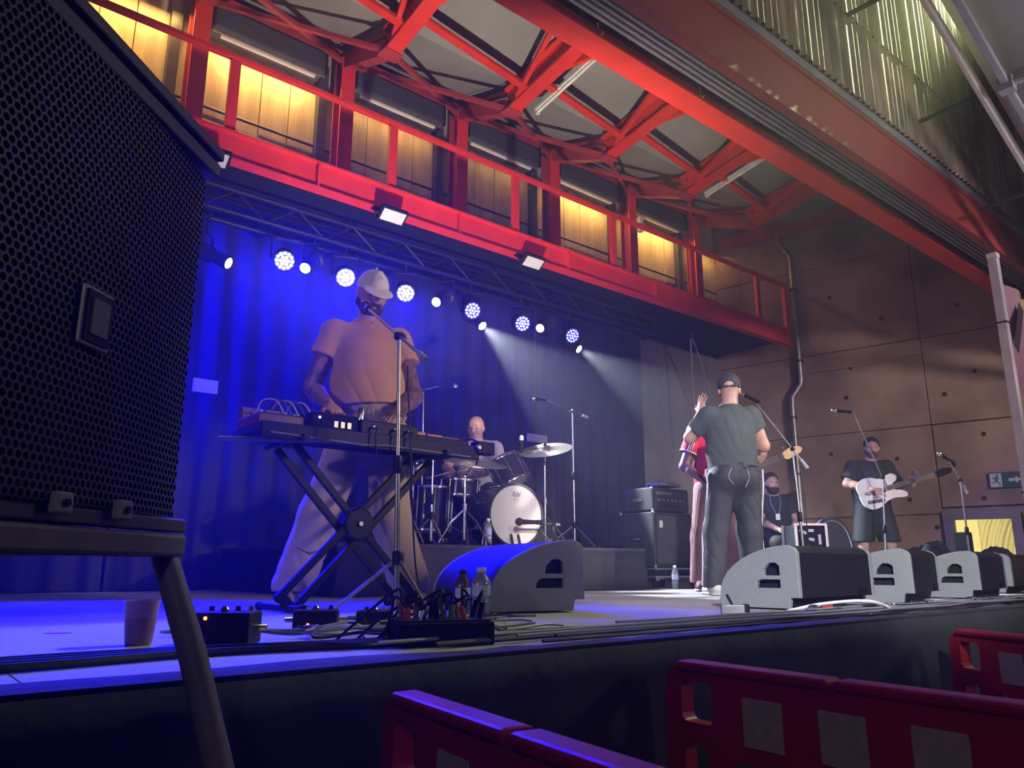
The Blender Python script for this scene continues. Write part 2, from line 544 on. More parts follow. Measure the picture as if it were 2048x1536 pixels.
for k in range(1, 8):
    nx = NX[k]
    nm = ['', 'first', 'second', 'third', 'fourth', 'fifth', 'sixth', 'last'][k]
    t = thing('roof_truss', (nx, yN, zN), '%s bright red roof truss counted from the big speaker' % nm, 'truss', 'red roof trusses')
    A, B = beam_pt(nx, yN + .02), beam_pt(nx, yF)
    off = Vector((0, 0, .14))
    MB().bar(A + off, B + off, .03, .26).build('web', M_RED, t)
    MB().bar(A, B, .17, .035).build('bottom_flange', M_RED, t, bevel=.004)
    MB().bar(A + off * 2, B + off * 2, .15, .03).build('top_flange', M_RED, t, bevel=.004)
    C = Vector((CX[k], 7.3, 5.93))
    MB().bar(C, A + Vector((0, -.03, .06)), .13, .17).build('bracket', M_RED_DK, t, bevel=.004)
    MB().bar(C + Vector((0, -.02, .1)), A + Vector((0, -.1, .24)), .05, .05).build('brace', M_RED_DK, t)
    MB().bbox(nx - .11, nx + .11, yN - .1, yN + .06, zN - .025, zN - .01).build('node_plate', M_RED_DK, t)
    if k < 7:
        nx2 = NX[k + 1]
        C2 = Vector((CX[k + 1], 7.3, 5.93))
        MB().bar(A + Vector((.06, -.02, .02)), C2, .05, .05).build('brace', M_RED_DK, t)
        MB().bar(C, beam_pt(nx2, yN) + Vector((-.06, 0, .02)), .05, .05).build('brace', M_RED_DK, t)
        p, q = beam_pt(nx, 5.62), beam_pt(nx2, 5.80)
        MB().bar(p + Vector((0, 0, .05)), q + Vector((0, 0, .05)), .09, .05).build('purlin', M_RED, t, bevel=.004)
        ap = beam_pt((nx + nx2) / 2, 3.75)
        MB().bar(beam_pt(nx, 5.45) + Vector((.05, 0, .06)), ap, .05, .06).build('roof_brace', M_RED, t)
        MB().bar(beam_pt(nx2, 5.95) + Vector((-.07, 0, .06)), ap, .05, .06).build('roof_brace', M_RED, t)
        MB().bar(C + Vector((0, -.02, .06)), C2 + Vector((0, -.02, .06)), .06, .10).build('tie_beam', M_RED_DK, t)
# beam closing the roof along the end wall
tag(MB().bar((wx(3.2) - .10, 3.2, 5.72), (wx(7.3) - .10, 7.3, 5.72), .14, .22).build('end_beam', M_RED_DK, None, bevel=.005),
    'dark red steel beam under the roof along the concrete end wall', 'beam')
# fluorescent battens hung beside two trusses
for k, w in ((4, 'third'), (6, 'fifth')):
    nx = NX[k] + .27
    a, b = beam_pt(nx, 6.0), beam_pt(nx, 4.75)
    t = thing('tube_light', a, 'unlit white tube light hanging beside the %s roof truss' % ['', '', '', '', 'fourth', '', 'sixth'][k], 'light', 'roof tube lights')
    MB().bar(a + Vector((0, 0, .04)), b + Vector((0, 0, .04)), .07, .04).build('tray', M_WHITE, t, bevel=.004)
    MB().tube([a, b], .019, 10).build('tube', mat('frosted_tube', (.8, .85, .8), .35), t, True)
    for f in (.02, .98):
        p = a.lerp(b, f)
        MB().box(p, (.05, .03, .05)).build('lamp_holder', M_WHITE, t)

# ---------------------------------------------------------------- front roof edge: two red beams, conduits between, corrugated face above
t = thing('inner_roof_beam', (5, 3.19, 3.68), 'bright red steel beam nearest the trusses above the stage front', 'beam')
MB().bbox(-3, 12.0, 3.09, 3.28, 3.69, 3.715).build('bottom_flange', M_RED, t)
MB().bbox(-3, 12.0, 3.175, 3.20, 3.715, 5.9).build('web', M_RED_DK, t)
t = thing('outer_roof_beam', (5, 2.73, 3.68), 'dull red steel beam facing the audience under the corrugated cladding', 'beam')
MB().bbox(-3, 12.2, 2.715, 2.735, 3.70, 4.10).build('face', mat('pinkish_red_steel', (.34, .048, .046), .5, 0, .12, 2.0), t)
MB().bbox(-3, 12.2, 2.715, 2.80, 3.69, 3.705).build('bottom_flange', mat('pinkish_red_steel', (.5, .07, .07)), t)
MB().bbox(-3, 12.2, 2.69, 3.17, 4.10, 4.12).build('top_flange', M_RED_DK, t)
for i in range(6):
    y = 2.815 + i * .047
    tag(MB().tube([(-3, y, 3.80 + .0 * i), (12.0, y, 3.80)], .017, 8).build('conduit', mat('grey_conduit', (.34, .33, .36), .35, .6), None, True),
        'grey cable conduit above the stage front, %s' % ['outermost of the six, next to the outer beam', 'second in from the outer beam', 'third in from the outer beam', 'third out from the inner beam', 'second out from the inner beam', 'innermost of the six, next to the inner beam'][i], 'pipe', 'conduits between the roof beams')
for i in range(9):
    x = 2.2 + i * 1.12
    t = thing('conduit_hanger', (x, 2.93, 3.78), 'small steel hanger under the conduits between the roof beams', 'hanger', 'conduit hangers')
    MB().bbox(x - .012, x + .012, 2.79, 3.09, 3.822, 3.828).build('strap', M_DKMETAL, t)
    MB().tube([(x, 3.08, 3.78), (x, 3.08, 3.72), (x + .03, 3.08, 3.70), (x + .05, 3.08, 3.73)], .006, 6).build('hook', M_CHROME, t, True)
# flashing strip
tag(MB().bbox(-3, 11.98, 2.668, 2.705, 4.125, 4.20).build('flashing_strip', mat('zinc_flashing', (.26, .27, .27), .6, .2, .2, 1.3), None, bevel=.006),
    'grey zinc flashing strip on top of the outer red beam', 'flashing')
# corrugated cladding (ribs far too many to count)
wf = sempty('wall_facade', (6, 2.6, 4.2))
mb = MB()
n = 900
x0, dx = 2.4, 9.8 / n
row = []
ampf = [math.sin(2 * PI * i / 9) for i in range(n)]
for i in range(n):
    y = 2.645 - .016 * ampf[i] - .006 * math.sin(i * 1.7)
    row.append((x0 + i * dx, y))
vs = [(p[0], p[1], 4.2) for p in row] + [(p[0], p[1] - .0, 5.02) for p in row]
vs2 = [(p[0], p[1] - .02, 5.0) for p in row] + [(p[0], p[1] - .02, 7.2) for p in row]
fs = [(i, i + 1, n + i + 1, n + i) for i in range(n - 1)]
mcl = mat('weathered_corrugated_cladding', (.38, .31, .22), .75, 0, .3, 2.5, .4, 18, col2=(.13, .105, .08), stretch=(1, 1, .35), detail=9)
o = MB().add(vs, fs).build('cladding_lower', mcl, wf, True, angle=80)
o['kind'] = 'stuff'
o = MB().add(vs2, fs).build('cladding_upper', mcl, wf, True, angle=80)
o['kind'] = 'stuff'
MB().bbox(2.4, 12.2, 2.68, 2.9, 4.2, 7.2).build('backing', M_CONC2, wf)

t = thing('emergency_light', (8.52, 7.17, 5.1), 'small pale emergency light fixed to a red gallery column', 'light')
MB().bbox(8.49, 8.58, 7.12, 7.20, 5.22, 5.46).build('case', M_WHITE, t, bevel=.012)
MB().bbox(8.495, 8.575, 7.112, 7.12, 5.24, 5.36).build('diffuser', mat('pale_green_diffuser', (.6, .75, .6), .4), t, bevel=.004)
t = thing('yellow_sign', (wx(6.6) - .02, 6.6, 5.3), 'faded round yellow sign on the concrete wall above the gallery end', 'sign')
MB().lathe([(.13, 0), (.13, .01), (.11, .014), (.002, .014)], Vector((wx(6.75), 6.75, 5.45)) + en * .012, en, 22).build('disc', mat('faded_yellow', (.30, .22, .05), .7), t)

# ---------------------------------------------------------------- down pipe and cable on the end wall
pts = [(wx(6.39) - .1, 6.39, 5.66), (wx(6.35) - .1, 6.35, 5.45), (wx(6.2) - .1, 6.19, 5.2), (wx(6.2) - .1, 6.2, 4.3), (wx(6.2) - .1, 6.2, 3.05),
       (wx(6.36) - .1, 6.37, 2.84), (wx(6.36) - .1, 6.37, 0.0)]
pp = []
for a, b in zip(pts[:-1], pts[1:]):
    a, b = Vector(a), Vector(b)
    pp += [a.lerp(b, .06), a.lerp(b, .94)]
t = thing('drain_pipe', (pts[-1][0], 6.37, 0), 'grey metal drain pipe kinking down the concrete end wall', 'pipe')
MB().tube(pp, .045, 12).build('pipe', M_STEEL, t, True)
for z in (1.6, 2.5, 3.4, 4.6):
    y = 6.37 if z < 2.8 else 6.2
    MB().lathe([(.055, 0), (.055, .035)], (wx(y) - .1, y, z), (0, 0, 1), 12).build('clamp', M_DKMETAL, t)
    MB().bbox(wx(y) - .09, wx(y), y - .015, y + .015, z, z + .03).build('clamp_arm', M_DKMETAL, t)
pts = spline([(wx(3.4) - .03, 3.4, 3.42), (wx(4.3) - .03, 4.3, 3.30), (wx(5.2) - .03, 5.2, 3.22), (wx(6.1) - .03, 6.1, 3.24)], 8)
tag(MB().tube(pts, .008, 6).build('wall_cable', M_GREYPAINT, None, True), 'thin pale cable strung across the concrete end wall', 'cable')

# ---------------------------------------------------------------- marquee over the audience: sloping membrane, edge beam, truss
def mz(x):
    return 4.77 - .405 * (x - 6.11)


t = thing('marquee', (8, 1.9, 3.9), 'white fabric marquee roof on grey metal frame above the audience', 'marquee')
mmem = mat('white_marquee_fabric', (.62, .60, .64), .7, 0, .1, 1.2)
vs = []
for x in (5.2, 6.4, 7.6, 8.8, 10.0, 11.2):
    for y in (1.96, 0.4, -1.5):
        vs.append((x, y, mz(x) + .20 + (.04 if y == .4 else 0)))
fs = [(i * 3 + j, i * 3 + j + 1, i * 3 + j + 4, i * 3 + j + 3) for i in range(5) for j in range(2)]
o = MB().add(vs, fs).build('roof_fabric', mmem, t, True)
s = o.modifiers.new('thick', 'SOLIDIFY')
s.thickness = .01
MB().bar((5.2, 2.0, mz(5.2)), (11.2, 2.0, mz(11.2)), .04, .13).build('edge_beam', mat('pale_cream_metal', (.55, .52, .46), .5, .1), t, bevel=.006)
MB().bar((5.2, 1.80, mz(5.2) - .02), (11.2, 1.80, mz(11.2) - .02), .06, .06).build('rafter', M_GREYPAINT, t, bevel=.006)
for x in (5.9, 7.15, 8.4, 9.6):
    z = mz(x)
    MB().tube([(x, 1.8, z - .02), (x + .25, .4, z - .05), (x + .3, -1.4, z - .1)], .03, 8).build('purlin', M_GREYPAINT, t, True)
    MB().tube([(x - .02, 1.8, z - .02), (x + .55, .9, z + .02)], .014, 8).build('stay_bar', M_STEEL, t, True)
    MB().bbox(x - .05, x + .06, 1.74, 1.86, z - .09, z + .04).build('bracket', M_GREYPAINT, t)
    MB().bar((x, 1.99, z - .02), (x - .12, 2.5, z - .10), .03, .03).build('wall_tie', M_DKMETAL, t)
# upright post with banner
t = thing('marquee_post', (6.79, 2.0, -1.05), 'white metal post standing beside the banner at the stage edge', 'post')
MB().bbox(6.755, 6.825, 1.965, 2.035, -1.05, 2.66).build('shaft', mat('white_painted_metal', (.62, .58, .62), .5, .1), t, bevel=.006)
MB().bbox(6.75, 6.83, 1.96, 2.04, 2.66, 2.70).build('cap', M_WHITE, t, bevel=.006)
for z in (.75, 2.1):
    MB().bbox(6.75, 6.83, 1.96, 2.04, z, z + .012).build('joint_ring', M_DKMETAL, t)
mban = mat('printed_banner', (.34, .12, .30), .7, 0, .3, 2.2, col2=(.36, .27, .05), detail=1)
ns = 14
vs, fs = [], []
for i in range(ns + 1):
    for j in range(9):
        x = 6.87 + i * .075
        vs.append((x, 2.0 + .03 * math.sin(i * 1.1 + j * .4), 2.52 - j * .37 - .06 * math.sin(i / ns * PI)))
for i in range(ns):
    for j in range(8):
        a = i * 9 + j
        fs.append((a, a + 1, a + 10, a + 9))
t = thing('banner', (7.3, 2.0, -.44), 'purple and yellow printed banner hung beside the white post', 'banner')
o = MB().add(vs, fs).build('cloth', mban, t, True)
s = o.modifiers.new('thick', 'SOLIDIFY')
s.thickness = .004
for (x, z, a, l) in ((7.0, 2.1, .6, .5), (7.25, 1.5, -.4, .6), (7.1, .9, .8, .5)):
    MB().box((x, 1.955, z), (.10, .004, l), Matrix.Rotation(a, 3, 'Y')).build('dark_print', mat('dark_print', (.04, .02, .03), .7), t)

# ---------------------------------------------------------------- drapes, skirt, riser
def pleats(x0, x1, y, z0, z1, amp, wl, n, rows=10, seed=0, gather=0.0):
    rnd = random.Random(seed)
    ph = [rnd.uniform(0, 6.3) for _ in range(4)]
    vs, fs = [], []
    for j in range(rows + 1):
        f = j / rows
        for i in range(n + 1):
            x = x0 + (x1 - x0) * i / n
            d = math.sin(2 * PI * x / wl + ph[0] + .5 * math.sin(x * 1.3 + ph[1])) * amp
            d += math.sin(2 * PI * x / (wl * .47) + ph[2] + f * 1.5) * amp * .4 * f
            vs.append((x + .02 * math.sin(f * 3 + x * 3) * f, y + d * (.35 + .65 * f), z1 + (z0 - z1) * f))
    for j in range(rows):
        for i in range(n):
            a = j * (n + 1) + i
            fs.append((a, a + 1, a + n + 2, a + n + 1))
    return MB().add(vs, fs)


def thick(o, t=.006):
    s = o.modifiers.new('thick', 'SOLIDIFY')
    s.thickness = t
    return o


for i, (a, b) in enumerate(((-3.95, -1.0), (-1.0, 1.6), (1.6, 4.1), (4.1, 6.5), (6.5, 8.62))):
    tag(thick(pleats(a + .01, b - .01, 7.32, 0.01, 3.60, .045, .27, 90, 8, i).build('stage_drape', M_DRAPE, None, True, angle=80)),
        'black pleated backdrop curtain, %s counted from the concrete back wall' % ['fifth', 'fourth', 'third', 'second', 'first'][i], 'curtain', 'backdrop curtains')

# black cloth skirt along the stage front, with one sagging swag
vs, fs = [], []
n, rows = 260, 14
for j in range(rows + 1):
    f = j / rows
    for i in range(n + 1):
        x = -3.9 + 14.4 * i / n
        d = .020 * math.sin(x * 7.1 + .8 * math.sin(x * 2.3)) + .010 * math.sin(x * 17 + 1)
        sw = math.exp(-((x - 3.2) / .75) ** 2)
        d += sw * (.05 * math.sin(f * 5.2 - abs(x - 3.2) * 3.5) + .03 * math.sin((x - 3.2) * 9 + f * 4))
        vs.append((x, 1.487 - abs(d) * (.2 + f) - .02 * f, -.004 - 1.04 * f))
for j in range(rows):
    for i in range(n):
        a = j * (n + 1) + i
        fs.append((a, a + 1, a + n + 2, a + n + 1))
tag(thick(MB().add(vs, fs).build('stage_skirt', mat('stage_skirt_cloth', (.020, .021, .022), .85, 0, .25, 4, .2, 30), None, True, angle=80), .004),
    'black cloth skirt hanging from the stage front edge', 'skirt')
# strip of cloth lapped over the deck edge
vs, fs = [], []
for i in range(121):
    x = -3.9 + 14.4 * i / 120
    e = 1.60 + .05 * math.sin(x * 2.7) + .02 * math.sin(x * 9)
    for y, z in ((1.484, -.02), (1.486, .006), (1.54, .009 + .004 * math.sin(x * 21)), (e, .004)):
        vs.append((x, y, z))
for i in range(120):
    for j in range(3):
        a = i * 4 + j
        fs.append((a, a + 1, a + 5, a + 4))
tag(thick(MB().add(vs, fs).build('edge_cloth', mat('stage_skirt_cloth', (.03, .03, .03)), None, True, angle=80), .003),
    'black cloth strip lapped flat over the stage edge', 'cloth')

t = thing('drum_riser', (4.1, 6.0, 0), 'low black drum riser with a cloth front under the drum kit', 'riser')
MB().bbox(2.55, 5.72, 4.93, 7.15, 0.0, .34).build('body', M_BLACKPAINT, t)
MB().bbox(2.53, 5.74, 4.91, 7.17, .34, .37).build('deck', mat('riser_carpet', (.05, .048, .055), .95, 0, .25, 12, .3, 120), t, bevel=.005)
thick(pleats(2.53, 5.74, 4.905, 0.005, .345, .006, .5, 60, 3, 9).build('skirt', mat('riser_skirt_cloth', (.026, .027, .026), .9, 0, .2, 4), t, True, angle=80), .003)

# ---------------------------------------------------------------- lighting rig under the gallery
t = thing('lighting_truss', (4.4, 6.72, 3.3), 'black box truss hung under the gallery carrying the stage lamps', 'truss')
for y in (6.62, 6.86):
    for z in (3.36, 3.58):
        MB().tube([(.2, y, z), (8.2, y, z)], .022, 8).build('chord', M_DKMETAL, t, True)
for i in range(24):
    x = 1.0 + i * .3
    zz = (3.36, 3.58) if i % 2 else (3.58, 3.36)
    mbx = MB()
    mbx.tube([(x, 6.62, zz[0]), (x + .3, 6.62, zz[1])], .010, 6)
    mbx.build('lacing', M_DKMETAL, t, True)
for x in (1.6, 3.4, 5.3, 7.2):
    MB().tube([(x, 6.74, 3.58), (x, 6.74, 3.72)], .015, 8).build('hanger', M_DKMETAL, t, True)

M_LEDBODY = mat('blue_lit_led_front', (.02, .02, .10), .4, 0, .1, 20, emit=(.0, .0, 1.0), es=.55)


def yoke(t, p, d, r):
    side = d.cross(Vector((0, 0, 1))).normalized()
    top = Vector((p.x, p.y, p.z)) - d * .06
    pts = [top + side * (r + .02), top + side * (r + .02) + Vector((0, 0, r + .10)), top - side * (r + .02) + Vector((0, 0, r + .10)), top - side * (r + .02)]
    MB().tube(pts, .010, 6).build('yoke', M_DKMETAL, t, True)
    MB().tube([top + Vector((0, 0, r + .10)), top + Vector((0, 0, r + .25))], .014, 8).build('clamp', M_DKMETAL, t, True)


def led_par(p, d, label, es, energy, spot=34):
    p, d = Vector(p), Vector(d).normalized()
    t = thing('led_par', p, label, 'stage lamp', 'blue stage lamps')
    MB().lathe([(.06, -.20), (.095, -.16), (.10, -.01), (.105, 0), (.105, .012), (.094, .012), (.092, .0)], p, d, 20).build('body', M_BLACKPAINT, t, True)
    MB().lathe([(.093, .002), (.093, .004)], p, d, 24).build('front_plate', M_LEDBODY, t)
    s = d.cross(Vector((0, 0, 1))).normalized()
    u = s.cross(d)
    me = mat('led_lens_%g' % es, (.9, .9, 1.0), .3, emit=(.42, .45, 1.0) if es > 10 else (.22, .26, 1.0), es=es)
    for ring, cnt in ((0, 1), (.036, 6), (.072, 12)):
        for k in range(cnt):
            a = 2 * PI * k / cnt
            q = p + s * ring * math.cos(a) + u * ring * math.sin(a)
            MB().lathe([(.0145, .004), (.0125, .012), (.006, .016)], q, d, 8).build('led', me, t)
    yoke(t, p, d, .105)
    lamp('led_par_light', 'SPOT', p + d * .03, p + d * 3, energy, (.0, .0, 1.0), .07, spot, .5)


PAR = [(2.70, 3.02, 60), (3.34, 3.01, 40), (4.04, 3.01, 14), (4.92, 3.01, 5), (5.66, 3.01, 5), (6.48, 3.02, 2.5)]
PDIR = [(-.30, -.80, -.54), (-.30, -.80, -.56), (-.38, -.74, -.58), (-.25, -.8, -.38), (-.28, -.8, -.38), (-.20, -.8, -.42)]
PEN = [2600, 2200, 900, 160, 80, 50]
for k, (x, z, es) in enumerate(PAR):
    led_par((x, 6.6, z), PDIR[k], 'round blue LED stage lamp, %s of the row from the left' % ['first', 'second', 'third', 'fourth', 'fifth', 'sixth'][k], es, PEN[k])
# three unseen blue lamps added behind the speaker to wash floor, stage and backdrop
for k, x in enumerate((1.2, 1.72, .55)):
    led_par((x, 6.6, 3.02), [(-.10, -.62, -.78), (.85, -.36, -.27), (.55, .60, -.12)][k], 'added blue LED lamp unseen behind the big speaker, %s' % ['second from the end', 'aimed along the stage', 'last of the bar'][k], 20, [7000, 1300, 3200][k], [42, 26, 100][k])


def profile_lamp(p, d, label, es, energy, col, spot):
    p, d = Vector(p), Vector(d).normalized()
    t = thing('profile_spot', p, label, 'stage lamp', 'white profile spots')
    MB().lathe([(.05, -.36), (.075, -.34), (.08, -.20), (.055, -.17), (.055, -.06), (.062, -.05), (.062, .01), (.052, .01), (.052, -.012)], p, d, 18).build('body', M_BLACKPAINT, t, True)
    MB().lathe([(.051, -.010), (.05, .002), (.03, .010), (.004, .014)], p, d, 18).build('lens', mat('lit_lens_%g' % es, (.95, .95, .85), .2, emit=(1.0, .96, .72), es=es), t, True)
    for k in range(3):
        MB().lathe([(.078, -.33 + k * .04), (.086, -.325 + k * .04), (.078, -.32 + k * .04)], p, d, 18).build('cooling_fin', M_DKMETAL, t)
    yoke(t, p - d * .2, d, .085)
    y0 = p - d * .26 + Vector((0, 0, .33))
    MB().tube([y0, (y0.x, 6.62 if p.y < 6.7 else 6.86, 3.36)], .013, 8).build('drop_arm', M_DKMETAL, t, True)
    if energy:
        lamp('profile_light', 'SPOT', p + d * .03, p + d * 3, energy, col, .03, spot, .25)


WARM = (1.0, .95, .78)
profile_lamp((2.18, 6.6, 2.86), (.60, -.66, -.45), 'white profile spot at the left end of the lamp row beside the speaker', 18, 40, (1.0, .95, .92), 40)
profile_lamp((2.91, 6.6, 3.0), (-.55, -.55, -.6), 'white profile spot between the two brightest blue lamps', 14, 0, WARM, 26)
profile_lamp((4.43, 6.6, 3.0), (-.75, -.45, -.5), 'white profile spot with its tilted body in view, between blue lamps', 10, 0, WARM, 26)
profile_lamp((5.175, 6.75, 2.92), (.10, -.72, -.62), 'brightest white profile spot throwing a hazy beam behind the drums', 40, 2900, (.80, .88, 1.0), 36)
profile_lamp((5.94, 6.6, 3.01), (-.75, -.40, -.5), 'small white profile spot right of the fifth blue lamp', 10, 0, WARM, 26)
profile_lamp((6.74, 6.75, 2.93), (.22, -.74, -.56), 'rightmost white profile spot throwing a hazy beam towards the amplifier', 40, 2900, (.78, .92, 1.0), 36)

# dead floodlights fixed to the girder
for k, (x, nm) in enumerate(((1.81, 'beside the big speaker'), (3.57, 'in the middle of the row'), (5.41, 'furthest from the speaker'))):
    t = thing('floodlight', (x, 6.15, 3.60), 'small rectangular white-faced floodlight under the girder, %s' % nm, 'floodlight', 'floodlights under the girder')
    d = Vector((-.10, -.80, -.60)).normalized()
    s = Vector((1, 0, 0))
    c = Vector((x, 6.13, 3.58))
    Mx = Matrix((s, s.cross(d).normalized() * -1, d)).transposed()
    Mx = Matrix.Rotation(R(52), 3, 'X')
    MB().box(c, (.30, .05, .17), Mx).build('body', M_BLACKPAINT, t, bevel=.012)
    n_ = Mx @ Vector((0, -1, 0))
    MB().box(c + n_ * .027, (.25, .006, .125), Mx).build('glass', mat('flood_glass', (.62, .60, .66), .35), t, bevel=.01)
    MB().bar((x - .16, 6.16, 3.58), (x - .16, 6.24, 3.67), .012, .03).build('bracket_arm', M_BLACKPAINT, t)
    MB().bar((x + .16, 6.16, 3.58), (x + .16, 6.24, 3.67), .012, .03).build('bracket_arm', M_BLACKPAINT, t)
    MB().bbox(x - .17, x + .17, 6.2, 6.26, 3.645, 3.66).build('bracket', M_BLACKPAINT, t)

for k, (x0, x1, z0, z1, nm) in enumerate(((2.13, 2.36, 1.76, 1.89, 'beside the big speaker'), (6.17, 6.5, 1.72, 1.82, 'above the drum cymbal'))):
    t = thing('pale_panel', ((x0 + x1) / 2, 7.1, z0), 'small pale rectangular board hung on the black backdrop %s' % nm, 'board', 'pale boards on the backdrop')  # unidentified pale rectangles built as flat boards, hanging wires added
    MB().bbox(x0, x1, 7.10, 7.125, z0, z1).build('board', mat('pale_board', (.72, .72, .80), .5), t, bevel=.008)
    for x in (x0 + .03, x1 - .03):
        MB().tube([(x, 7.115, z1 - .005), (x, 7.115, 3.73)], .003, 5).build('hanging_wire', M_DKMETAL, t)

# ropes and a chain hoist hanging beside the back wall
t = thing('hanging_ropes', (9.5, 6.95, 2.8), 'grey ropes hanging from the rig in front of the concrete back wall', 'rope')
MB().tube(spline([(9.30, 6.9, 3.7), (9.35, 6.95, 3.3), (9.36, 6.96, 2.9), (9.4, 6.96, 2.0)]), .014, 6).build('rope', M_GREYPAINT, t, True)
MB().tube(spline([(9.30, 6.9, 3.7), (9.6, 6.95, 3.25), (9.85, 7.0, 2.8)]), .012, 6).build('rope', M_GREYPAINT, t, True)
MB().lathe([(.03, 0), (.05, .03), (.05, .09), (.02, .12)], (9.3, 6.9, 3.6), (0, 0, 1), 10).build('pulley', M_DKMETAL, t, True)

# ---------------------------------------------------------------- wedge monitors
M_WSIDE = mat('wedge_side_lit_grey', (.21, .225, .23), .5, 0, .04, 30, .15, 250)  # light falling on the sides is put into this grey; body stays black
M_WFACE = mat('wedge_black_grille', (.014, .012, .013), .6, 0, .2, 60, .2, 300, spec=.2)


def wedge(loc, rz, L, label, k=1.0):
    t = thing('wedge_monitor', loc, label, 'monitor speaker', 'wedge monitors on the stage', rz, local=True)
    D_, H_ = .46 * k, .30 * k
    prof = [(0, .05), (0, H_ * .88), (.015, H_ * .95), (.05, H_)]
    for i in range(1, 11):
        a = i / 10
        prof.append((.05 + (D_ - .06) * math.sin(a * PI / 2) ** 1.15, .045 + (H_ - .045) * math.cos(a * PI / 2) ** .9))
    prof += [(D_, .03), (D_ - .02, .0), (.06, 0), (.05, .05)]
    # body between the side panels
    n = len(prof)
    ins = [(p[0] * .985 + .004, p[1] * .985 + .002) for p in prof]
    vs = [(.03, p[0], p[1]) for p in ins] + [(L - .03, p[0], p[1]) for p in ins]
    fs = [tuple(range(n)), tuple(range(2 * n - 1, n - 1, -1))] + [(i, (i + 1) % n, n + (i + 1) % n, n + i) for i in range(n)]
    MB().add(vs, fs).build('body', M_WFACE, t, True, angle=25)
    h1 = [(.10 * k, .155 * k), (.19 * k, .155 * k), (.185 * k, .185 * k), (.155 * k, .215 * k), (.12 * k, .215 * k), (.10 * k, .20 * k)]
    h2 = [(.10 * k, .095 * k), (.235 * k, .095 * k), (.225 * k, .125 * k), (.205 * k, .135 * k), (.10 * k, .135 * k)]
    for x in (.012, L - .012):
        MB().plate(prof, [h1, h2], .028, (x, 0, 0), (0, 1, 0), (0, 0, 1)).build('side_panel', M_WSIDE, t, bevel=.004)
    for x in (.034, L - .034):
        MB().box((x, .16 * k, .15 * k), (.006, .2 * k, .16 * k)).build('handle_cup', M_BLACK, t)
    # rear connector recess and grille frame
    MB().box((L * .82, -.002, .075), (.07, .008, .04)).build('connector_plate', M_BLACK, t, bevel=.003)
    for x in (.09, L - .09):
        MB().box((x, .18 * k, -.0), (.05, .05, .014)).build('rubber_foot', M_BLACK, t)
    return t


wedge((3.47, 2.03, 0.007), R(0), .75, 'large wedge monitor with a black back, nearest the man in the black cap')
wedge((4.58, 1.98, 0.007), R(12), .75, 'grey wedge monitor half hidden behind the large black-backed one')
wedge((5.60, 2.0, 0.007), R(7), .75, 'grey wedge monitor in front of the lit yellow window')
wedge((6.95, 2.25, 0.007), R(4), .70, 'blue-lit wedge monitor cut off by the right edge of the picture')
wedge((2.64, 2.64, 0.007), R(74), .80, 'blue-lit wedge monitor turned towards the keyboard player', 1.07)

# ---------------------------------------------------------------- bass amplifier on its wheeled case lid
M_AMP = mat('black_amp_tolex', (.026, .026, .030), .6, 0, .2, 70, .3, 300)
M_CORNER = mat('metal_corner', (.55, .55, .6), .3, .9, .05, 10)
t = thing('speaker_cabinet', (6.3, 5.25, .19), 'tall black bass speaker cabinet standing on a wheeled case', 'amplifier')
MB().bbox(6.0, 6.62, 5.02, 5.46, .20, .74).build('box', M_AMP, t, bevel=.012)
MB().bbox(6.035, 6.585, 5.005, 5.02, .235, .705).build('grille_cloth', mat('amp_grille_cloth', (.05, .05, .055), .9, 0, .2, 90, .4, 260), t, bevel=.004)
MB().bbox(5.992, 6.0, 5.17, 5.31, .45, .50).build('side_handle', M_BLACK, t, bevel=.003)
MB().bbox(5.985, 5.993, 5.19, 5.29, .465, .485).build('handle_grip', M_CORNER, t, bevel=.002)
MB().box((6.09, 5.0, .62), (.05, .006, .07)).build('badge', mat('cream_badge', (.6, .55, .45), .5), t, bevel=.01)
for x in (6.0, 6.62):
    for z in (.20, .74):
        for y in (5.02, 5.46):
            MB().ball((x + (.008 if x < 6.3 else -.008), y + (.008 if y < 5.2 else -.008), z + (.008 if z < .4 else -.008)), .02, 8, 6).build('corner_cap', M_CORNER, t, True)
MB().bbox(6.60, 6.612, 5.0, 5.012, .22, .72).build('edge_strip', M_CORNER, t)
t = thing('amplifier_head', (6.3, 5.25, .745), 'black bass amplifier head standing on the tall cabinet', 'amplifier')
MB().bbox(6.02, 6.60, 5.04, 5.42, .752, .985).build('box', M_AMP, t, bevel=.012)
MB().bbox(6.05, 6.57, 5.028, 5.04, .80, .96).build('front_panel', mat('amp_panel', (.05, .05, .055), .4, .3), t, bevel=.003)
for i in range(7):
    MB().lathe([(.014, 0), (.012, .018), (.004, .02)], (6.10 + i * .065, 5.028, .86), (0, -1, 0), 10).build('knob', M_CORNER, t, True)
MB().bbox(6.08, 6.30, 5.02, 5.03, .915, .945).build('name_plate', M_CORNER, t)
MB().tube([(6.14, 5.2, .985), (6.16, 5.2, 1.015), (6.46, 5.2, 1.015), (6.48, 5.2, .985)], .010, 8).build('handle', M_BLACK, t, True)
MB().bbox(6.012, 6.02, 5.17, 5.29, .85, .88).build('side_handle', M_CORNER, t)
for x in (6.028, 6.592):
    for z in (.76, .977):
        MB().ball((x, 5.048, z), .016, 8, 6).build('corner_cap', M_CORNER, t, True)
t = thing('pedal_unit', (6.42, 5.2, .99), 'small grey effects unit lying on the amplifier head', 'effects unit')
MB().bbox(6.24, 6.56, 5.1, 5.3, 1.02, 1.05).build('case', M_STEEL, t, bevel=.005)
for i in range(4):
    MB().lathe([(.012, 0), (.009, .016)], (6.29 + i * .07, 5.16, 1.05), (0, 0, 1), 8).build('knob', M_BLACK, t)
t = thing('wheeled_case_lid', (6.3, 5.25, 0), 'low flight case lid on castors under the bass cabinet', 'flight case')
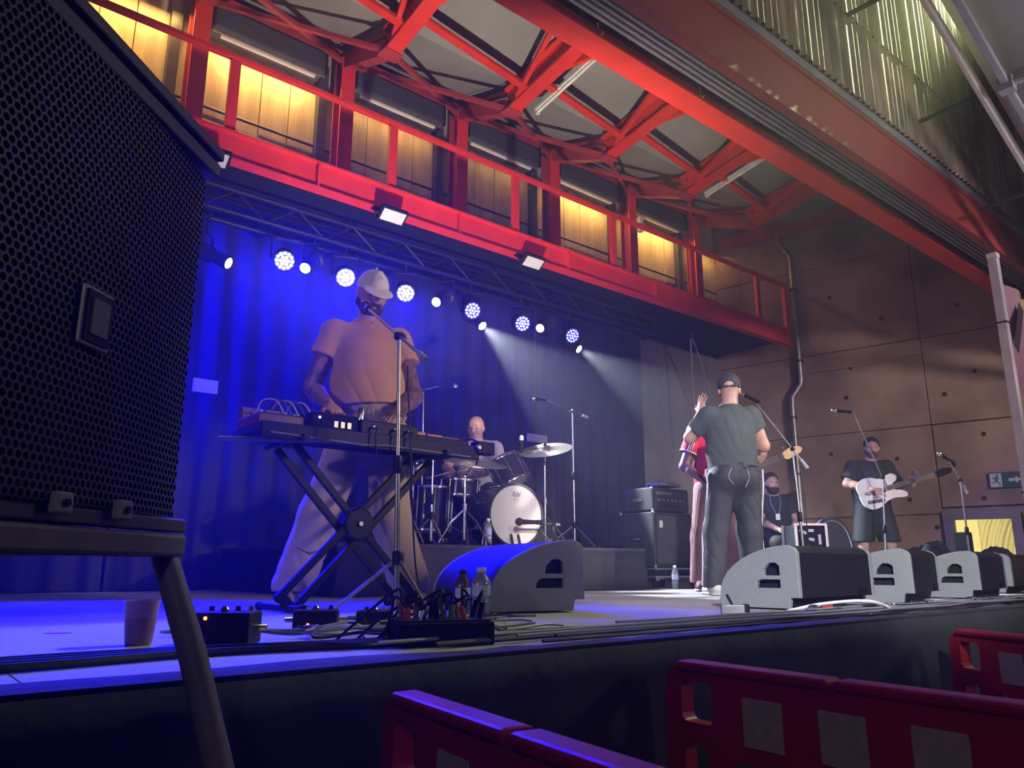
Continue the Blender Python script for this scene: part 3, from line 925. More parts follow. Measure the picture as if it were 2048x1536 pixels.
MB().bbox(5.93, 6.69, 4.96, 5.54, .11, .19).build('tray', M_BLACKPAINT, t, bevel=.004)
for z in (.112, .188):
    MB().bbox(5.922, 6.698, 4.95, 4.965, z - .008, z + .008).build('edge_strip', M_CORNER, t)
    MB().bbox(5.92, 5.935, 4.952, 5.548, z - .008, z + .008).build('edge_strip', M_CORNER, t)
for x in (6.02, 6.6):
    for y in (5.04, 5.46):
        c = MB().bbox(x - .03, x + .03, y - .03, y + .03, .075, .112).build('castor', M_CORNER, t)
        MB().lathe([(.042, -.014), (.046, -.008), (.046, .008), (.042, .014)], (x + .012, y, .047), (.3, 1, 0), 14).build('wheel', M_BLACK, c, True)

# ---------------------------------------------------------------- flight case, gig bag, heap of gear
t = thing('rack_case', (6.85, 3.8, 0), 'open equipment rack case with pale gaffer strips behind the large wedge', 'flight case')
cx, cy, rz = 6.78, 3.865, R(-38)
Mz = Matrix.Rotation(rz, 3, 'Z')


def rb(m, name, c, s, mt, bevel=.0, par=None):
    p = Mz @ Vector((c[0], c[1], 0))
    return MB().box((cx + p.x, cy + p.y, c[2]), s, Mz).build(name, mt, par or t, bevel=bevel)


rb(0, 'box', (0, .02, .29), (.27, .30, .58), M_BLACKPAINT, .006)
for x in (-.14, .14):
    rb(0, 'upright', (x, -.14, .29), (.025, .025, .60), M_CORNER, .003)
    rb(0, 'upright', (x, .17, .29), (.025, .025, .60), M_CORNER, .003)
rb(0, 'top_rail', (0, -.14, .585), (.29, .025, .02), M_CORNER)
rb(0, 'fan_grille', (0, -.136, .44), (.22, .01, .22), M_BLACK, .003)
mst = mat('pale_tape', (.5, .45, .62), .6)
for (x, z, a, l) in ((-.075, .52, .5, .07), (.0, .53, 0, .05), (.075, .45, 1.57, .09), (-.02, .36, .9, .08), (-.08, .38, .2, .04), (.06, .35, .4, .05), (0.0, .45, .2, .05)):
    p = Mz @ Vector((x, -.143, 0))
    MB().box((cx + p.x, cy + p.y, z), (l, .004, .025), Mz @ Matrix.Rotation(a, 3, 'Y')).build('tape_strip', mst, t)
t = thing('gig_bag', (7.55, 4.0, 0), 'black padded guitar bag leaning beside the rack case', 'bag')
out = [(-.20, 0), (.20, 0), (.21, .30), (.17, .56), (.08, .68), (-.06, .69), (-.16, .58), (-.21, .30)]
out = [(p.x, p.y) for p in spline([Vector((a, b, 0)) for a, b in out], 4)]
MB().plate(out, [], .12, (7.55, 4.0, .0), (.768, -.64, 0), (0.07, 0.08, 1)).build('shell', mat('black_nylon', (.02, .02, .022), .7, 0, .2, 30, .2, 150), t, True, bevel=.02, seg=3)
pts = [Vector((7.55, 4.0, 0)) + Vector((.768, -.64, 0)) * (p[0] * .86) + Vector((.07, .08, 1)) * (p[1] * .93 + .01) + Vector((-.64, -.768, 0)) * .064 for p in out]
MB().tube(pts, .006, 6).build('zip', M_STEEL, t, True)


def lump(name, cx, cy, lx, ly, h, m, par, seed=1, n=28, z0=0.0):
    rnd = random.Random(seed)
    bl = [(rnd.uniform(-.8, .8), rnd.uniform(-.6, .6), rnd.uniform(.18, .4), rnd.uniform(.5, 1)) for _ in range(12)]
    vs, fs = [], []
    for j in range(n + 1):
        for i in range(n + 1):
            u, v = i / n * 2 - 1, j / n * 2 - 1
            e = max(0, 1 - abs(u) ** 3) * max(0, 1 - abs(v) ** 3)
            hh = max(b[3] * math.exp(-((u - b[0]) ** 2 + (v - b[1]) ** 2) / (2 * b[2] ** 2)) for b in bl)
            hh += .07 * math.sin(u * 13 + seed) * math.cos(v * 11) + .04 * math.sin(u * 29 + v * 17)
            vs.append((cx + u * lx * .768 + v * ly * .64, cy - u * lx * .64 + v * ly * .768, z0 + max(0.0, h * e ** .5 * hh)))
    for j in range(n):
        for i in range(n):
            a = j * (n + 1) + i
            fs.append((a, a + 1, a + n + 2, a + n + 1))
    return MB().add(vs, fs).build(name, m, par, True, angle=75)


o = lump('covered_gear', 9.28, 3.51, .78, .40, .52, M_BLACKCLOTH, None, 4, 36)
tag(o, 'lumpy heap of gear under black cloth below the yellow window', 'covered gear')
t = thing('small_speaker', (8.90, 3.30, 0), 'small black speaker box poking up from the covered gear', 'speaker')
MB().bbox(8.84, 8.97, 3.22, 3.36, 0.0, .56).build('box', M_BLACKPAINT, t, bevel=.01)
MB().lathe([(.045, 0), (.04, .006), (.01, .008)], (8.905, 3.22, .46), (0, -1, 0), 14).build('cone', M_BLACK, t, True)

# ---------------------------------------------------------------- exit sign on the end wall
t = thing('exit_sign', (wx(3.7) - .03, 3.7, 1.2), 'green emergency exit sign with a running figure on the concrete wall', 'sign')
S0 = Vector((wx(3.72), 3.72, 1.35)) + en * .03
ex = -ed    # towards the audience = to the right in view
mg = mat('exit_green', (.012, .07, .032), .5)
mwh = mat('exit_white', (.42, .45, .42), .5)


def sgn(outl, m, name, d=.013, th=.004):
    MB().plate(outl, [], th, S0 + en * d, ex, (0, 0, 1)).build(name, m, t)


MB().plate(rrect(-.20, .20, -.105, .105, .01), [], .02, S0, ex, (0, 0, 1)).build('board', mg, t)
sgn([(-.185, -.09), (-.05, -.09), (-.05, .09), (-.185, .09)], mwh, 'white_field')
sgn([(.03, -.02), (.11, -.02), (.11, -.05), (.17, .0), (.11, .05), (.11, .02), (.03, .02)], mwh, 'arrow')
fig = mat('exit_figure_green', (.02, .15, .07), .5)
MB().lathe([(.016, 0), (.016, .003)], S0 + en * .0155 + ex * (-.10) + Vector((0, 0, .06)), en, 12).build('figure_head', fig, t)
for pl in ([(-.135, .04), (-.10, .045), (-.095, .0), (-.125, -.005)], [(-.10, .045), (-.07, .015), (-.078, .006), (-.105, .03)],
           [(-.135, .04), (-.16, .015), (-.153, .005), (-.128, .028)], [(-.125, .0), (-.10, .0), (-.08, -.04), (-.09, -.048), (-.112, -.02)],
           [(-.125, .0), (-.112, -.012), (-.135, -.04), (-.17, -.05), (-.168, -.038), (-.14, -.028)], [(-.08, -.04), (-.06, -.075), (-.072, -.08), (-.092, -.046)]):
    sgn(pl, fig, 'figure_limb', .0165, .003)

# ---------------------------------------------------------------- keyboard rig
def wp(pts):
    return [Vector(p) for p in pts]


t = thing('keyboard_stand', (1.9, 3.5, 0), 'black double-braced X keyboard stand under the keyboards', 'stand')
a0, a1 = Vector((1.53, 3.48, .02)), Vector((2.29, 3.48, .79))
b0, b1 = Vector((2.24, 3.52, .02)), Vector((1.50, 3.52, .78))
for (p, q) in ((a0, a1), (b0, b1)):
    d = (q - p).normalized()
    n_ = Vector((-d.z, 0, d.x)) * .045
    for s in (-1, 1):
        MB().bar(p + n_ * s, q + n_ * s, .035, .028, (0, 1, 0)).build('leg', M_BLACK, t, bevel=.004)
    MB().bar(p + d * .01, p + d * .05, .04, .13, (d.z, 0, -d.x)).build('end_block', M_BLACK, t, bevel=.004)
MB().lathe([(.075, -.05), (.085, -.04), (.085, .04), (.075, .05)], (1.895, 3.50, .41), (0, 1, 0), 8).build('hub', M_BLACK, t)
MB().lathe([(.012, 0), (.012, .012)], (1.895, 3.448, .41), (0, -1, 0), 8).build('hub_bolt', M_CHROME, t)
for x in (1.53, 2.24):
    MB().tube([(x, 3.28, .02), (x, 3.74, .02)], .016, 8).build('floor_bar', M_BLACK, t, True)
    for y in (3.28, 3.74):
        MB().ball((x, y, .02), .022, 8, 6).build('foot', M_BLACK, t, True)
for x in (1.50, 2.29):
    MB().tube([(x, 3.26, .785), (x, 3.72, .785)], .015, 8).build('support_bar', M_BLACK, t, True)
MB().tube(wp([(1.62, 3.27, .775), (1.16, 3.42, .755), (1.36, 3.66, .80), (1.60, 3.66, .79)]), .012, 8).build('tray_frame', mat('blue_sheen_tube', (.10, .10, .12), .3, .3), t, True)

t = thing('keyboard_board', (1.9, 3.48, .79), 'black board carrying the keyboards on top of the X stand', 'board')
MB().bbox(1.30, 2.50, 3.30, 3.66, .80, .835).build('board', M_BLACKPAINT, t, bevel=.006)
MB().bbox(1.30, 2.50, 3.295, 3.31, .765, .84).build('front_lip', M_BLACK, t, bevel=.004)
MB().tube([(1.34, 3.29, .79), (1.8, 3.285, .775), (1.95, 3.285, .785), (2.45, 3.29, .775)], .005, 6).build('edge_cable', M_STEEL, t, True)


def knobs(t, pts, z, m, r=.008, h=.014):
    for x, y in pts:
        MB().lathe([(r, 0), (r * .85, h), (r * .3, h + .001)], (x, y, z), (0, 0, 1), 8).build('knob', m, t, True)


def device(name, x0, x1, y0, y1, z0, z1, m, label, cat, kn=(4, 2), mk=None, tilt=0):
    t = thing(name, ((x0 + x1) / 2, (y0 + y1) / 2, z0), label, cat)
    MB().bbox(x0, x1, y0, y1, z0, z1).build('case', m, t, bevel=.006)
    MB().bbox(x0 + .008, x1 - .008, y0 + .008, y1 - .008, z1, z1 + .003).build('panel', M_BLACK, t)
    pts = []
    for i in range(kn[0]):
        for j in range(kn[1]):
            pts.append((x0 + (x1 - x0) * (i + .7) / (kn[0] + .4), y0 + (y1 - y0) * (j + .7) / (kn[1] + .4)))
    knobs(t, pts, z1 + .003, mk or M_CHROME)
    return t


t = device('patch_synth', 1.30, 1.52, 3.34, 3.60, .836, .885, mat('maroon_panel', (.10, .02, .03), .5), 'small maroon synthesizer with looped patch leads at the left end of the board', 'synthesizer', (5, 3))
MB().bbox(1.31, 1.51, 3.575, 3.60, .885, .945).build('back_panel', mat('maroon_panel', (.1, .02, .03)), t, bevel=.003)
for k in range(5):
    x = 1.33 + k * .035
    MB().tube(spline([(x, 3.45, .888), (x + .01, 3.42, .95), (x + .06, 3.38, .955), (x + .10, 3.36, .89)], 6), .004, 6).build('patch_lead', mat('patch_lead_%d' % (k % 2), ((.35, .3, .4), (.05, .05, .3))[k % 2], .5), t, True)
t = device('drum_machine', 1.545, 1.79, 3.32, 3.62, .836, .915, M_BLACKPAINT, 'black drum machine box between the maroon synthesizer and the keyboard', 'synthesizer', (6, 2), M_WHITE)
MB().lathe([(.006, 0), (.004, .004)], (1.585, 3.318, .89), (0, -1, 0), 8).build('indicator_light', mat('white_led', (1, 1, 1), .3, emit=(1, .95, .8), es=8), t)
for i in range(3):
    MB().bbox(1.66 + i * .035, 1.68 + i * .035, 3.315, 3.32, .85, .88).build('socket', M_STEEL, t)
t = device('keyboard', 1.80, 2.13, 3.31, 3.62, .836, .905, M_BLACK, 'black keyboard in the middle of the board facing the player', 'keyboard', (6, 1), M_CHROME)
for i in range(14):
    MB().bbox(1.815 + i * .022, 1.835 + i * .022, 3.52, 3.64, .905, .915).build('white_key', M_WHITE, t)
for i in range(13):
    if i % 7 in (2, 6):
        continue
    MB().bbox(1.830 + i * .022, 1.842 + i * .022, 3.52, 3.59, .915, .922).build('black_key', M_BLACK, t)
for x in (1.86, 1.98, 2.06):
    MB().tube(spline([(x, 3.31, .87), (x + .004, 3.27, .86), (x - .004, 3.262, .80), (x + .02, 3.28, .70)], 5), .005, 6).build('cable', M_BLACK, t, True)
    MB().tube([(x, 3.31, .87), (x + .001, 3.285, .868)], .008, 8).build('jack_plug', M_CHROME, t, True)
t = thing('steel_tumbler', (1.90, 3.56, .925), 'small shiny steel cylinder standing on the keyboard', 'cylinder')
MB().lathe([(.016, .924), (.017, .93), (.017, 1.0), (.014, 1.005)], (1.90, 3.50, 0), (0, 0, 1), 14).build('barrel', M_CHROME, t, True)
MB().lathe([(.018, .925), (.018, .932)], (1.90, 3.50, 0), (0, 0, 1), 14).build('ring', M_DKMETAL, t)
t = device('wood_synth', 2.14, 2.48, 3.34, 3.60, .836, .870, M_BLACK, 'low synthesizer with orange wooden top at the right end of the board', 'synthesizer', (0, 0))
mo = mat('orange_wood', (.42, .14, .045), .5, 0, .2, 10, stretch=(1, 8, 1))
for i in range(3):
    MB().bbox(2.15 + i * .11, 2.25 + i * .11, 3.42, 3.60, .873, .905 - i * .006).build('wood_block', mo, t, bevel=.004)
MB().tube(spline([(2.46, 3.4, .87), (2.52, 3.36, .885), (2.54, 3.33, .84), (2.50, 3.3, .74)], 6), .005, 6).build('cable', M_BLACK, t, True)
t = thing('gear_box', (2.49, 3.32, .84), 'small black box with a chrome clamp at the right end of the board', 'gear box')
MB().bbox(2.50, 2.62, 3.29, 3.36, .80, .87).build('box', M_BLACK, t, bevel=.006)
MB().lathe([(.014, 0), (.016, .02), (.01, .03)], (2.50, 3.30, .83), (0, -1, 0), 10).build('clamp', M_CHROME, t, True)

# ---------------------------------------------------------------- microphone stands and microphones
M_STAND = mat('stand_satin_metal', (.30, .29, .30), .3, .9, .1, 12)


def mic_stand(label, base, top, tail, micend, col=None, tripod=True, r=.009, leg=.30, zb=0.0, legz=.24):
    col = col or M_STAND
    base, top, tail, micend = (Vector(p) for p in (base, top, tail, micend))
    tail = top + (top - micend).normalized() * (tail - top).length
    t = thing('microphone_stand', base, label, 'microphone stand', 'microphone stands')
    mid = base.lerp(top, .52)
    MB().tube([base + Vector((0, 0, .04)), mid], r * 1.35, 10).build('lower_tube', col, t, True)
    MB().tube([mid, top], r, 10).build('upper_tube', col, t, True)
    d = (top - base).normalized()
    MB().lathe([(r * 1.6, -.04), (r * 2.3, -.03), (r * 2.3, .03), (r * 1.6, .04)], mid, d, 10).build('clutch', M_BLACK, t, True)
    if tripod:
        hub = base + Vector((0, 0, legz))
        MB().lathe([(.02, -.03), (.026, -.02), (.026, .02), (.018, .03)], hub, (0, 0, 1), 10).build('hub', M_BLACK, t, True)
        for k in range(3):
            a = k * 2 * PI / 3 + .5
            f = base + Vector((math.cos(a) * leg, math.sin(a) * leg, .012))
            lg = MB().tube([hub, f], .008, 8).build('leg', col, t, True)
            MB().ball(f, .014, 8, 6).build('rubber_foot', M_BLACK, lg, True)
    else:
        MB().lathe([(.13, 0), (.13, .012), (.10, .022), (.02, .03), (.016, .05)], base, (0, 0, 1), 24).build('round_base', M_DKMETAL, t, True)
    MB().tube([tail, micend], r * .8, 10).build('boom', col, t, True)
    bd = (micend - tail).normalized()
    MB().tube([tail, tail + bd * .09], r * 1.5, 10).build('counterweight', M_GREYPAINT, t, True)
    MB().lathe([(.014, -.022), (.02, -.016), (.02, .016), (.014, .022)], top, bd.cross(Vector((0, 0, 1))), 10).build('boom_clamp', M_BLACK, t, True)
    MB().ball(top + bd.cross(Vector((0, 0, 1))).normalized() * .03, .012, 8, 6).build('wing_nut', M_CHROME, t, True)
    return t


def microphone(label, tip, back, k=1.0, ball=M_CHROME):
    tip, back = Vector(tip), Vector(back)
    d = (tip - back).normalized()
    t = thing('microphone', back, label, 'microphone', 'stage microphones')
    L = .155 * k
    p0 = tip - d * (L + .025 * k)
    MB().lathe([(.010 * k, 0), (.012 * k, .01), (.017 * k, L - .02), (.020 * k, L - .01), (.018 * k, L)], p0, d, 14).build('handle', M_BLACK, t, True)
    MB().lathe([(.020 * k, L - .008), (.026 * k, L + .004), (.027 * k, L + .018), (.022 * k, L + .036), (.012 * k, L + .046), (.002, L + .049)], p0, d, 16).build('grille', ball, t, True)
    MB().lathe([(.0275 * k, L + .006), (.0275 * k, L + .010)], p0, d, 16).build('grille_band', M_DKMETAL, t)
    MB().tube([p0 - d * .0, p0 + d * .05], .016 * k, 10).build('clip', M_BLACK, t, True)
    return p0


def mic_set(label_s, label_m, base, top, tail, micend, tip, **kw):
    mic_stand(label_s, base, top, tail, micend, **kw)
    microphone(label_m, tip, micend)


mic_set('tall boom stand in front of the keyboard player', 'dark vocal microphone at the keyboard player\'s mouth', (1.80, 2.93, 0), (1.777, 2.945, 1.238), (1.72, 2.60, 1.08),
        (1.868, 3.413, 1.512), (1.936, 3.57, 1.60), leg=.28)
mic_set('boom stand reaching over the drums from beside the riser', 'pale overhead microphone above the right cymbal', (5.43, 5.55, .37), (5.43, 5.55, 1.76), (5.70, 5.50, 1.70),
        (4.98, 5.46, 1.80), (4.80, 5.45, 1.79))
mic_set('boom stand behind the drummer on the riser', 'small overhead microphone behind the keyboard player\'s elbow', (4.12, 6.3, .37), (4.10, 6.3, 1.92), (3.90, 6.45, 1.87),
        (4.20, 6.15, 1.95), (4.28, 6.0, 1.93))
mic_set('boom stand beside the man in the black cap', 'vocal microphone in front of the man in the black cap', (5.83, 3.34, 0), (5.812, 3.358, 1.152), (5.90, 3.22, 1.04),
        (5.70, 3.62, 1.60), (5.70, 3.72, 1.665))
mic_set('straight stand in front of the guitarist with raised boom', 'round-headed vocal microphone high above the guitarist', (8.02, 3.73, 0), (8.079, 3.681, 1.11), (8.10, 3.66, 1.02),
        (7.90, 3.83, 1.80), (7.79, 3.99, 1.83))
mic_set('boom stand in front of the lit yellow window', 'vocal microphone near the exit sign', (8.70, 3.17, 0), (8.696, 3.168, 1.084), (8.75, 3.13, .95),
        (8.62, 3.23, 1.30), (8.555, 3.285, 1.36))

# ---------------------------------------------------------------- drum kit
M_SHELL = mat('black_drum_lacquer', (.015, .013, .016), .2, 0, .1, 10)
M_HEADSKIN = mat('drum_head_skin', (.66, .60, .56), .5, 0, .08, 3)
M_CYM = mat('bronze_cymbal', (.45, .40, .30), .28, .9, .15, 20, stretch=(1, 1, 30))


def drum(name, label, c, ax, r, depth, front=None, feet=None):
    """c: centre of the struck or front head, the shell runs back along -ax"""
    c, ax = Vector(c), Vector(ax).normalized()
    t = thing(name, c - ax * depth / 2 - Vector((0, 0, r)), label, 'drum', 'drum kit')
    MB().lathe([(r, -depth), (r, 0)], c, ax, 36).build('shell', M_SHELL, t, True)
    MB().lathe([(r * .98, .002), (r * .9, .004), (.01, .005)], c, ax, 36).build('head', front or M_HEADSKIN, t, True)
    MB().lathe([(r * .98, 0), (.01, 0)], c - ax * (depth + .003), ax, 36).build('head', M_HEADSKIN, t, True)
    for h in (-.012, -depth - .012):
        MB().lathe([(r, h), (r + .012, h), (r + .014, h + .012), (r + .012, h + .024), (r - .004, h + .024), (r - .004, h)], c, ax, 36, False).build('hoop', M_SHELL if r > .22 else M_CHROME, t, True)
    ref = Vector((0, 0, 1)) if abs(ax.z) < .9 else Vector((1, 0, 0))
    e1 = ax.cross(ref).normalized()
    e2 = ax.cross(e1)
    for k in range(8):
        a = 2 * PI * (k + .5) / 8
        q = c + (e1 * math.cos(a) + e2 * math.sin(a)) * (r + .012)
        MB().tube([q - ax * .0, q - ax * depth], .0045, 6).build('tension_rod', M_CHROME, t, True)
        MB().tube([q - ax * depth * .3, q - ax * depth * .7], .010, 6).build('lug', M_CHROME, t, True)
    return t


bdx = Vector((-.16, -1, 0)).normalized()
BC = Vector((4.38, 5.20, .645))
t = drum('bass_drum', 'black bass drum with a pale front head marked by a small logo', BC, bdx, .265, .40)
mlogo = mat('grey_logo_ink', (.22, .20, .20), .6)
side = bdx.cross(Vector((0, 0, 1)))
q = BC + bdx * .007 + Vector((0, 0, .175))
lp = [(-.040, -.012), (-.030, .020), (-.018, .022), (-.020, -.010), (-.006, -.012), (.004, .010), (.012, .022), (.018, .004), (.012, -.014), (.026, -.010), (.036, .012), (.044, .018)]
MB().tube(spline([q + side * -a + Vector((0, 0, b)) for a, b in lp], 4), .0035, 5).build('logo_mark', mlogo, t)
for a, w in ((-.018, .022), (.014, .016)):
    MB().box(q + side * -a - Vector((0, 0, .042)), (w, .002, .005), Matrix.Rotation(math.atan2(side.y, side.x), 3, 'Z')).build('logo_mark', mlogo, t)
for s in (-1, 1):
    MB().tube([BC - bdx * .1 + side * .25 * s + Vector((0, 0, -.05)), BC - bdx * -.05 + side * .36 * s + Vector((0, 0, -.265))], .008, 8).build('spur', M_CHROME, t, True)
t = drum('tom_drum', 'black rack tom tilted above the bass drum', (4.47, 5.50, 1.16), (-.25, .42, .85), .15, .24)
MB().tube([(4.5, 5.42, 1.02), (4.45, 5.40, .9)], .012, 8).build('mount', M_CHROME, t, True)
drum('snare_drum', 'chrome snare drum between the drummer and the bass drum', (4.20, 5.78, .98), (.05, -.05, 1), .17, .14)
drum('floor_tom', 'black floor tom behind the left cymbal stand', (3.92, 5.85, .90), (.03, -.03, 1), .19, .38)
for a in range(3):
    pass


def cymbal(label, c, ax, r, base, stand_label):
    c, ax, base = Vector(c), Vector(ax).normalized(), Vector(base)
    t = thing('cymbal', c, label, 'cymbal', 'drum kit cymbals')
    MB().lathe([(r, 0), (r, .002), (r * .6, .012), (r * .22, .022), (r * .18, .038), (r * .08, .048), (.008, .05), (.008, .046), (r * .17, .034), (r * .22, .018), (r * .6, .008)], c - ax * .03, ax, 36).build('disc', M_CYM, t, True, angle=60)
    MB().lathe([(.018, .0), (.02, .012), (.008, .02)], c + ax * .02, ax, 10).build('felt', M_BLACK, t, True)
    MB().lathe([(.008, .02), (.014, .026), (.014, .034), (.006, .04)], c + ax * .02, ax, 8).build('wing_nut', M_CHROME, t)
    s = thing('cymbal_stand', base, stand_label, 'cymbal stand', 'drum hardware')
    top = c - ax * .04
    j = Vector((base.x, base.y, top.z - .12))
    MB().tube([base + Vector((0, 0, .05)), base.lerp(j, .55)], .013, 10).build('lower_tube', M_CHROME, s, True)
    MB().tube([base.lerp(j, .55), j], .009, 10).build('upper_tube', M_CHROME, s, True)
    MB().tube([j, top], .006, 8).build('tilter', M_CHROME, s, True)
    MB().ball(j, .018, 8, 6).build('joint', M_CHROME, s, True)
    MB().lathe([(.02, -.03), (.022, .03)], base.lerp(j, .55), (0, 0, 1), 10).build('collar', M_CHROME, s, True)
    hub = base + Vector((0, 0, .30))
    for k in range(3):
        a = k * 2 * PI / 3 + .9
        f = base + Vector((math.cos(a) * .24, math.sin(a) * .24, .012))
        lg = MB().tube([hub, base + Vector((math.cos(a) * .12, math.sin(a) * .12, .19)), f], .008, 8).build('leg', M_CHROME, s, True)
        MB().ball(f, .014, 8, 6).build('rubber_foot', M_BLACK, lg, True)
        MB().tube([base + Vector((0, 0, .10)), base + Vector((math.cos(a) * .13, math.sin(a) * .13, .16))], .005, 6).build('strut', M_CHROME, s, True)


cymbal('left drum cymbal, wide and lit blue, in front of the drummer', (3.93, 5.22, 1.10), (-.05, -.28, .96), .29, (3.82, 5.2, .37), 'chrome cymbal stand left of the bass drum')
cymbal('right drum cymbal tilted towards the drummer above the rack tom', (4.91, 5.4, 1.32), (-.34, -.20, .92), .26, (4.92, 5.42, .37), 'chrome cymbal stand right of the bass drum')
# straight stands left of the kit
for k, (x, y, h, lab) in enumerate(((3.56, 5.3, .72, 'short boom stand at the left of the drum kit'), (3.58, 5.62, .70, 'plain chrome stand behind the left drum boom stand'))):
    mic_stand(lab, (x, y, .37), (x, y, .37 + h), (x - .11, y - .02, .37 + h - .24), (x + .10, y + .04, .37 + h + .06), col=M_CHROME, leg=.2)
microphone('small drum microphone pointing at the floor tom', (3.70, 5.38, 1.16), (3.66, 5.34, 1.14), .6)
# kick drum microphone on its short stand
microphone('black kick drum microphone in front of the bass drum head', (4.24, 5.02, .575), (4.36, 4.99, .575), 1.3, M_BLACK)
mic_stand('low microphone stand at the right foot of the bass drum', (4.70, 5.05, .37), (4.66, 5.03, .57), (4.74, 5.06, .56), (4.36, 4.99, .578), leg=.14, legz=.08)
microphone('slim tom microphone standing up behind the rack tom', (4.70, 5.50, 1.40), (4.68, 5.48, 1.24), .8, M_WHITE)
# kick pedal / shell-like clamps in front of the drum
t = thing('hoop_clamp', (4.3, 5.06, .37), 'dark metal hoop clamp at the foot of the bass drum head', 'clamp')
MB().bbox(4.24, 4.36, 5.02, 5.16, .37, .385).build('plate', M_DKMETAL, t)
for x in (4.26, 4.34):
    MB().tube([(x, 5.1, .38), (x, 5.12, .45), (x + .01, 5.14, .47)], .012, 8).build('jaw', M_DKMETAL, t, True)
# drum stool hidden behind the drummer
t = thing('drum_stool', (4.52, 6.12, .37), 'round black drum stool under the bald drummer', 'stool')
MB().lathe([(.02, .28), (.16, .42), (.17, .45), (.16, .49), (.02, .50)], (4.52, 6.12, .37), (0, 0, 1), 20).build('seat', M_BLACK, t, True)
MB().tube([(4.52, 6.12, .40), (4.52, 6.12, .70)], .018, 8).build('post', M_CHROME, t, True)
for k in range(3):
    a = k * 2.09
    MB().tube([(4.52, 6.12, .60), (4.52 + .22 * math.cos(a), 6.12 + .22 * math.sin(a), .385)], .01, 8).build('leg', M_CHROME, t, True)


# ---------------------------------------------------------------- bottles, cup, pedals, cables
def bottle(label, p, h, r, m, cap, group='water bottles on the stage'):
    t = thing('water_bottle', p, label, 'bottle', group)
    MB().lathe([(r * .8, 0), (r, .01), (r, h * .30), (r * .93, h * .33), (r, h * .36), (r, h * .66), (r * .85, h * .76), (r * .42, h * .88), (r * .42, h * .91)], p, (0, 0, 1), 18).build('body', m, t, True)
    MB().lathe([(r * .48, h * .90), (r * .5, h * .905), (r * .5, h * .99), (r * .45, h)], p, (0, 0, 1), 14).build('cap', cap, t, True)
    MB().lathe([(r * 1.01, h * .40), (r * 1.01, h * .62)], p, (0, 0, 1), 18).build('label_band', mat('bottle_band', (.35, .38, .6), .5), t, True)


M_PET = mat('clear_bottle', (.55, .58, .72), .12, 0, .05, 5, trans=.75)
M_DARKB = mat('dark_bottle', (.05, .03, .03), .15, 0, .1, 5)
bottle('clear plastic bottle with a wide pale cap beside the blue wedge monitor', (2.14, 2.78, 0), .20, .042, M_PET, mat('lilac_cap', (.5, .45, .65), .5))
bottle('dark bottle standing next to the clear one by the blue wedge', (1.98, 2.70, 0), .19, .032, M_DARKB, M_BLACK)
bottle('small clear bottle on the floor in front of the bass amplifier', (6.02, 4.80, 0), .22, .032, M_PET, M_WHITE)
bottle('small bottle at the foot of the bass drum', (3.93, 5.02, .37), .22, .03, M_PET, M_WHITE)
t = thing('plastic_cup', (.61, 2.28, 0), 'pinkish translucent plastic cup alone on the blue-lit floor', 'cup')
MB().lathe([(.030, 0), (.033, .004), (.044, .11), (.046, .115), (.043, .115), (.031, .008)], (.61, 2.28, 0), (0, 0, 1), 22).build('cup', mat('pink_cup', (.42, .20, .28), .3, 0, .05, 5, trans=.25), t, True)
MB().lathe([(.034, .008), (.040, .07), (.002, .07)], (.61, 2.28, 0), (0, 0, 1), 20).build('drink', mat('cup_drink', (.25, .10, .12), .3), t, True)
tag(MB().plate([(-.03, -.02), (.02, -.025), (.045, 0), (.0, .022), (-.03, .018)], [], .002, (.52, 2.84, .0015), (.768, -.64, 0), (.64, .768, 0)).build('tape_mark', mat('red_tape', (.5, .05, .08), .6)),
    'small red tape mark on the blue-lit stage floor', 'tape')
M_LEDR = mat('red_indicator', (1, .1, .05), .3, emit=(1, .12, .05), es=9)


def pedal(label, x, y, lx, ly, h, leds, rz, n=3, seed=0):
    t = thing('effects_pedal', (x, y, 0), label, 'effects pedal', 'pedals at the keyboard stand')
    Mr = Matrix.Rotation(rz, 3, 'Z')

    def P(a, b, c):
        q = Mr @ Vector((a, b, 0))
        return Vector((x + q.x, y + q.y, c))
    MB().box(P(0, 0, h / 2), (lx, ly, h), Mr).build('case', M_BLACK, t, bevel=.006)
    for i in range(n):
        MB().lathe([(.008, 0), (.007, .012), (.003, .013)], P(-lx / 2 + lx * (i + .6) / (n + .2), ly * .2, h), (0, 0, 1), 10).build('knob', M_CHROME if i % 2 else M_BLACK, t, True)
    for (a, c) in leds:
        MB().ball(P(a, -ly / 2 - .002, c), .005, 8, 6).build('indicator_light', M_LEDR, t)
    MB().lathe([(.010, 0), (.012, .006), (.006, .014)], P(0, -ly * .25, h), (0, 0, 1), 10).build('footswitch', M_CHROME, t, True)
    for s in (-1, 1):
        MB().tube([P(s * lx / 2, 0, h * .5), P(s * (lx / 2 + .03), 0, h * .5)], .008, 8).build('jack_plug', M_CHROME, t, True)


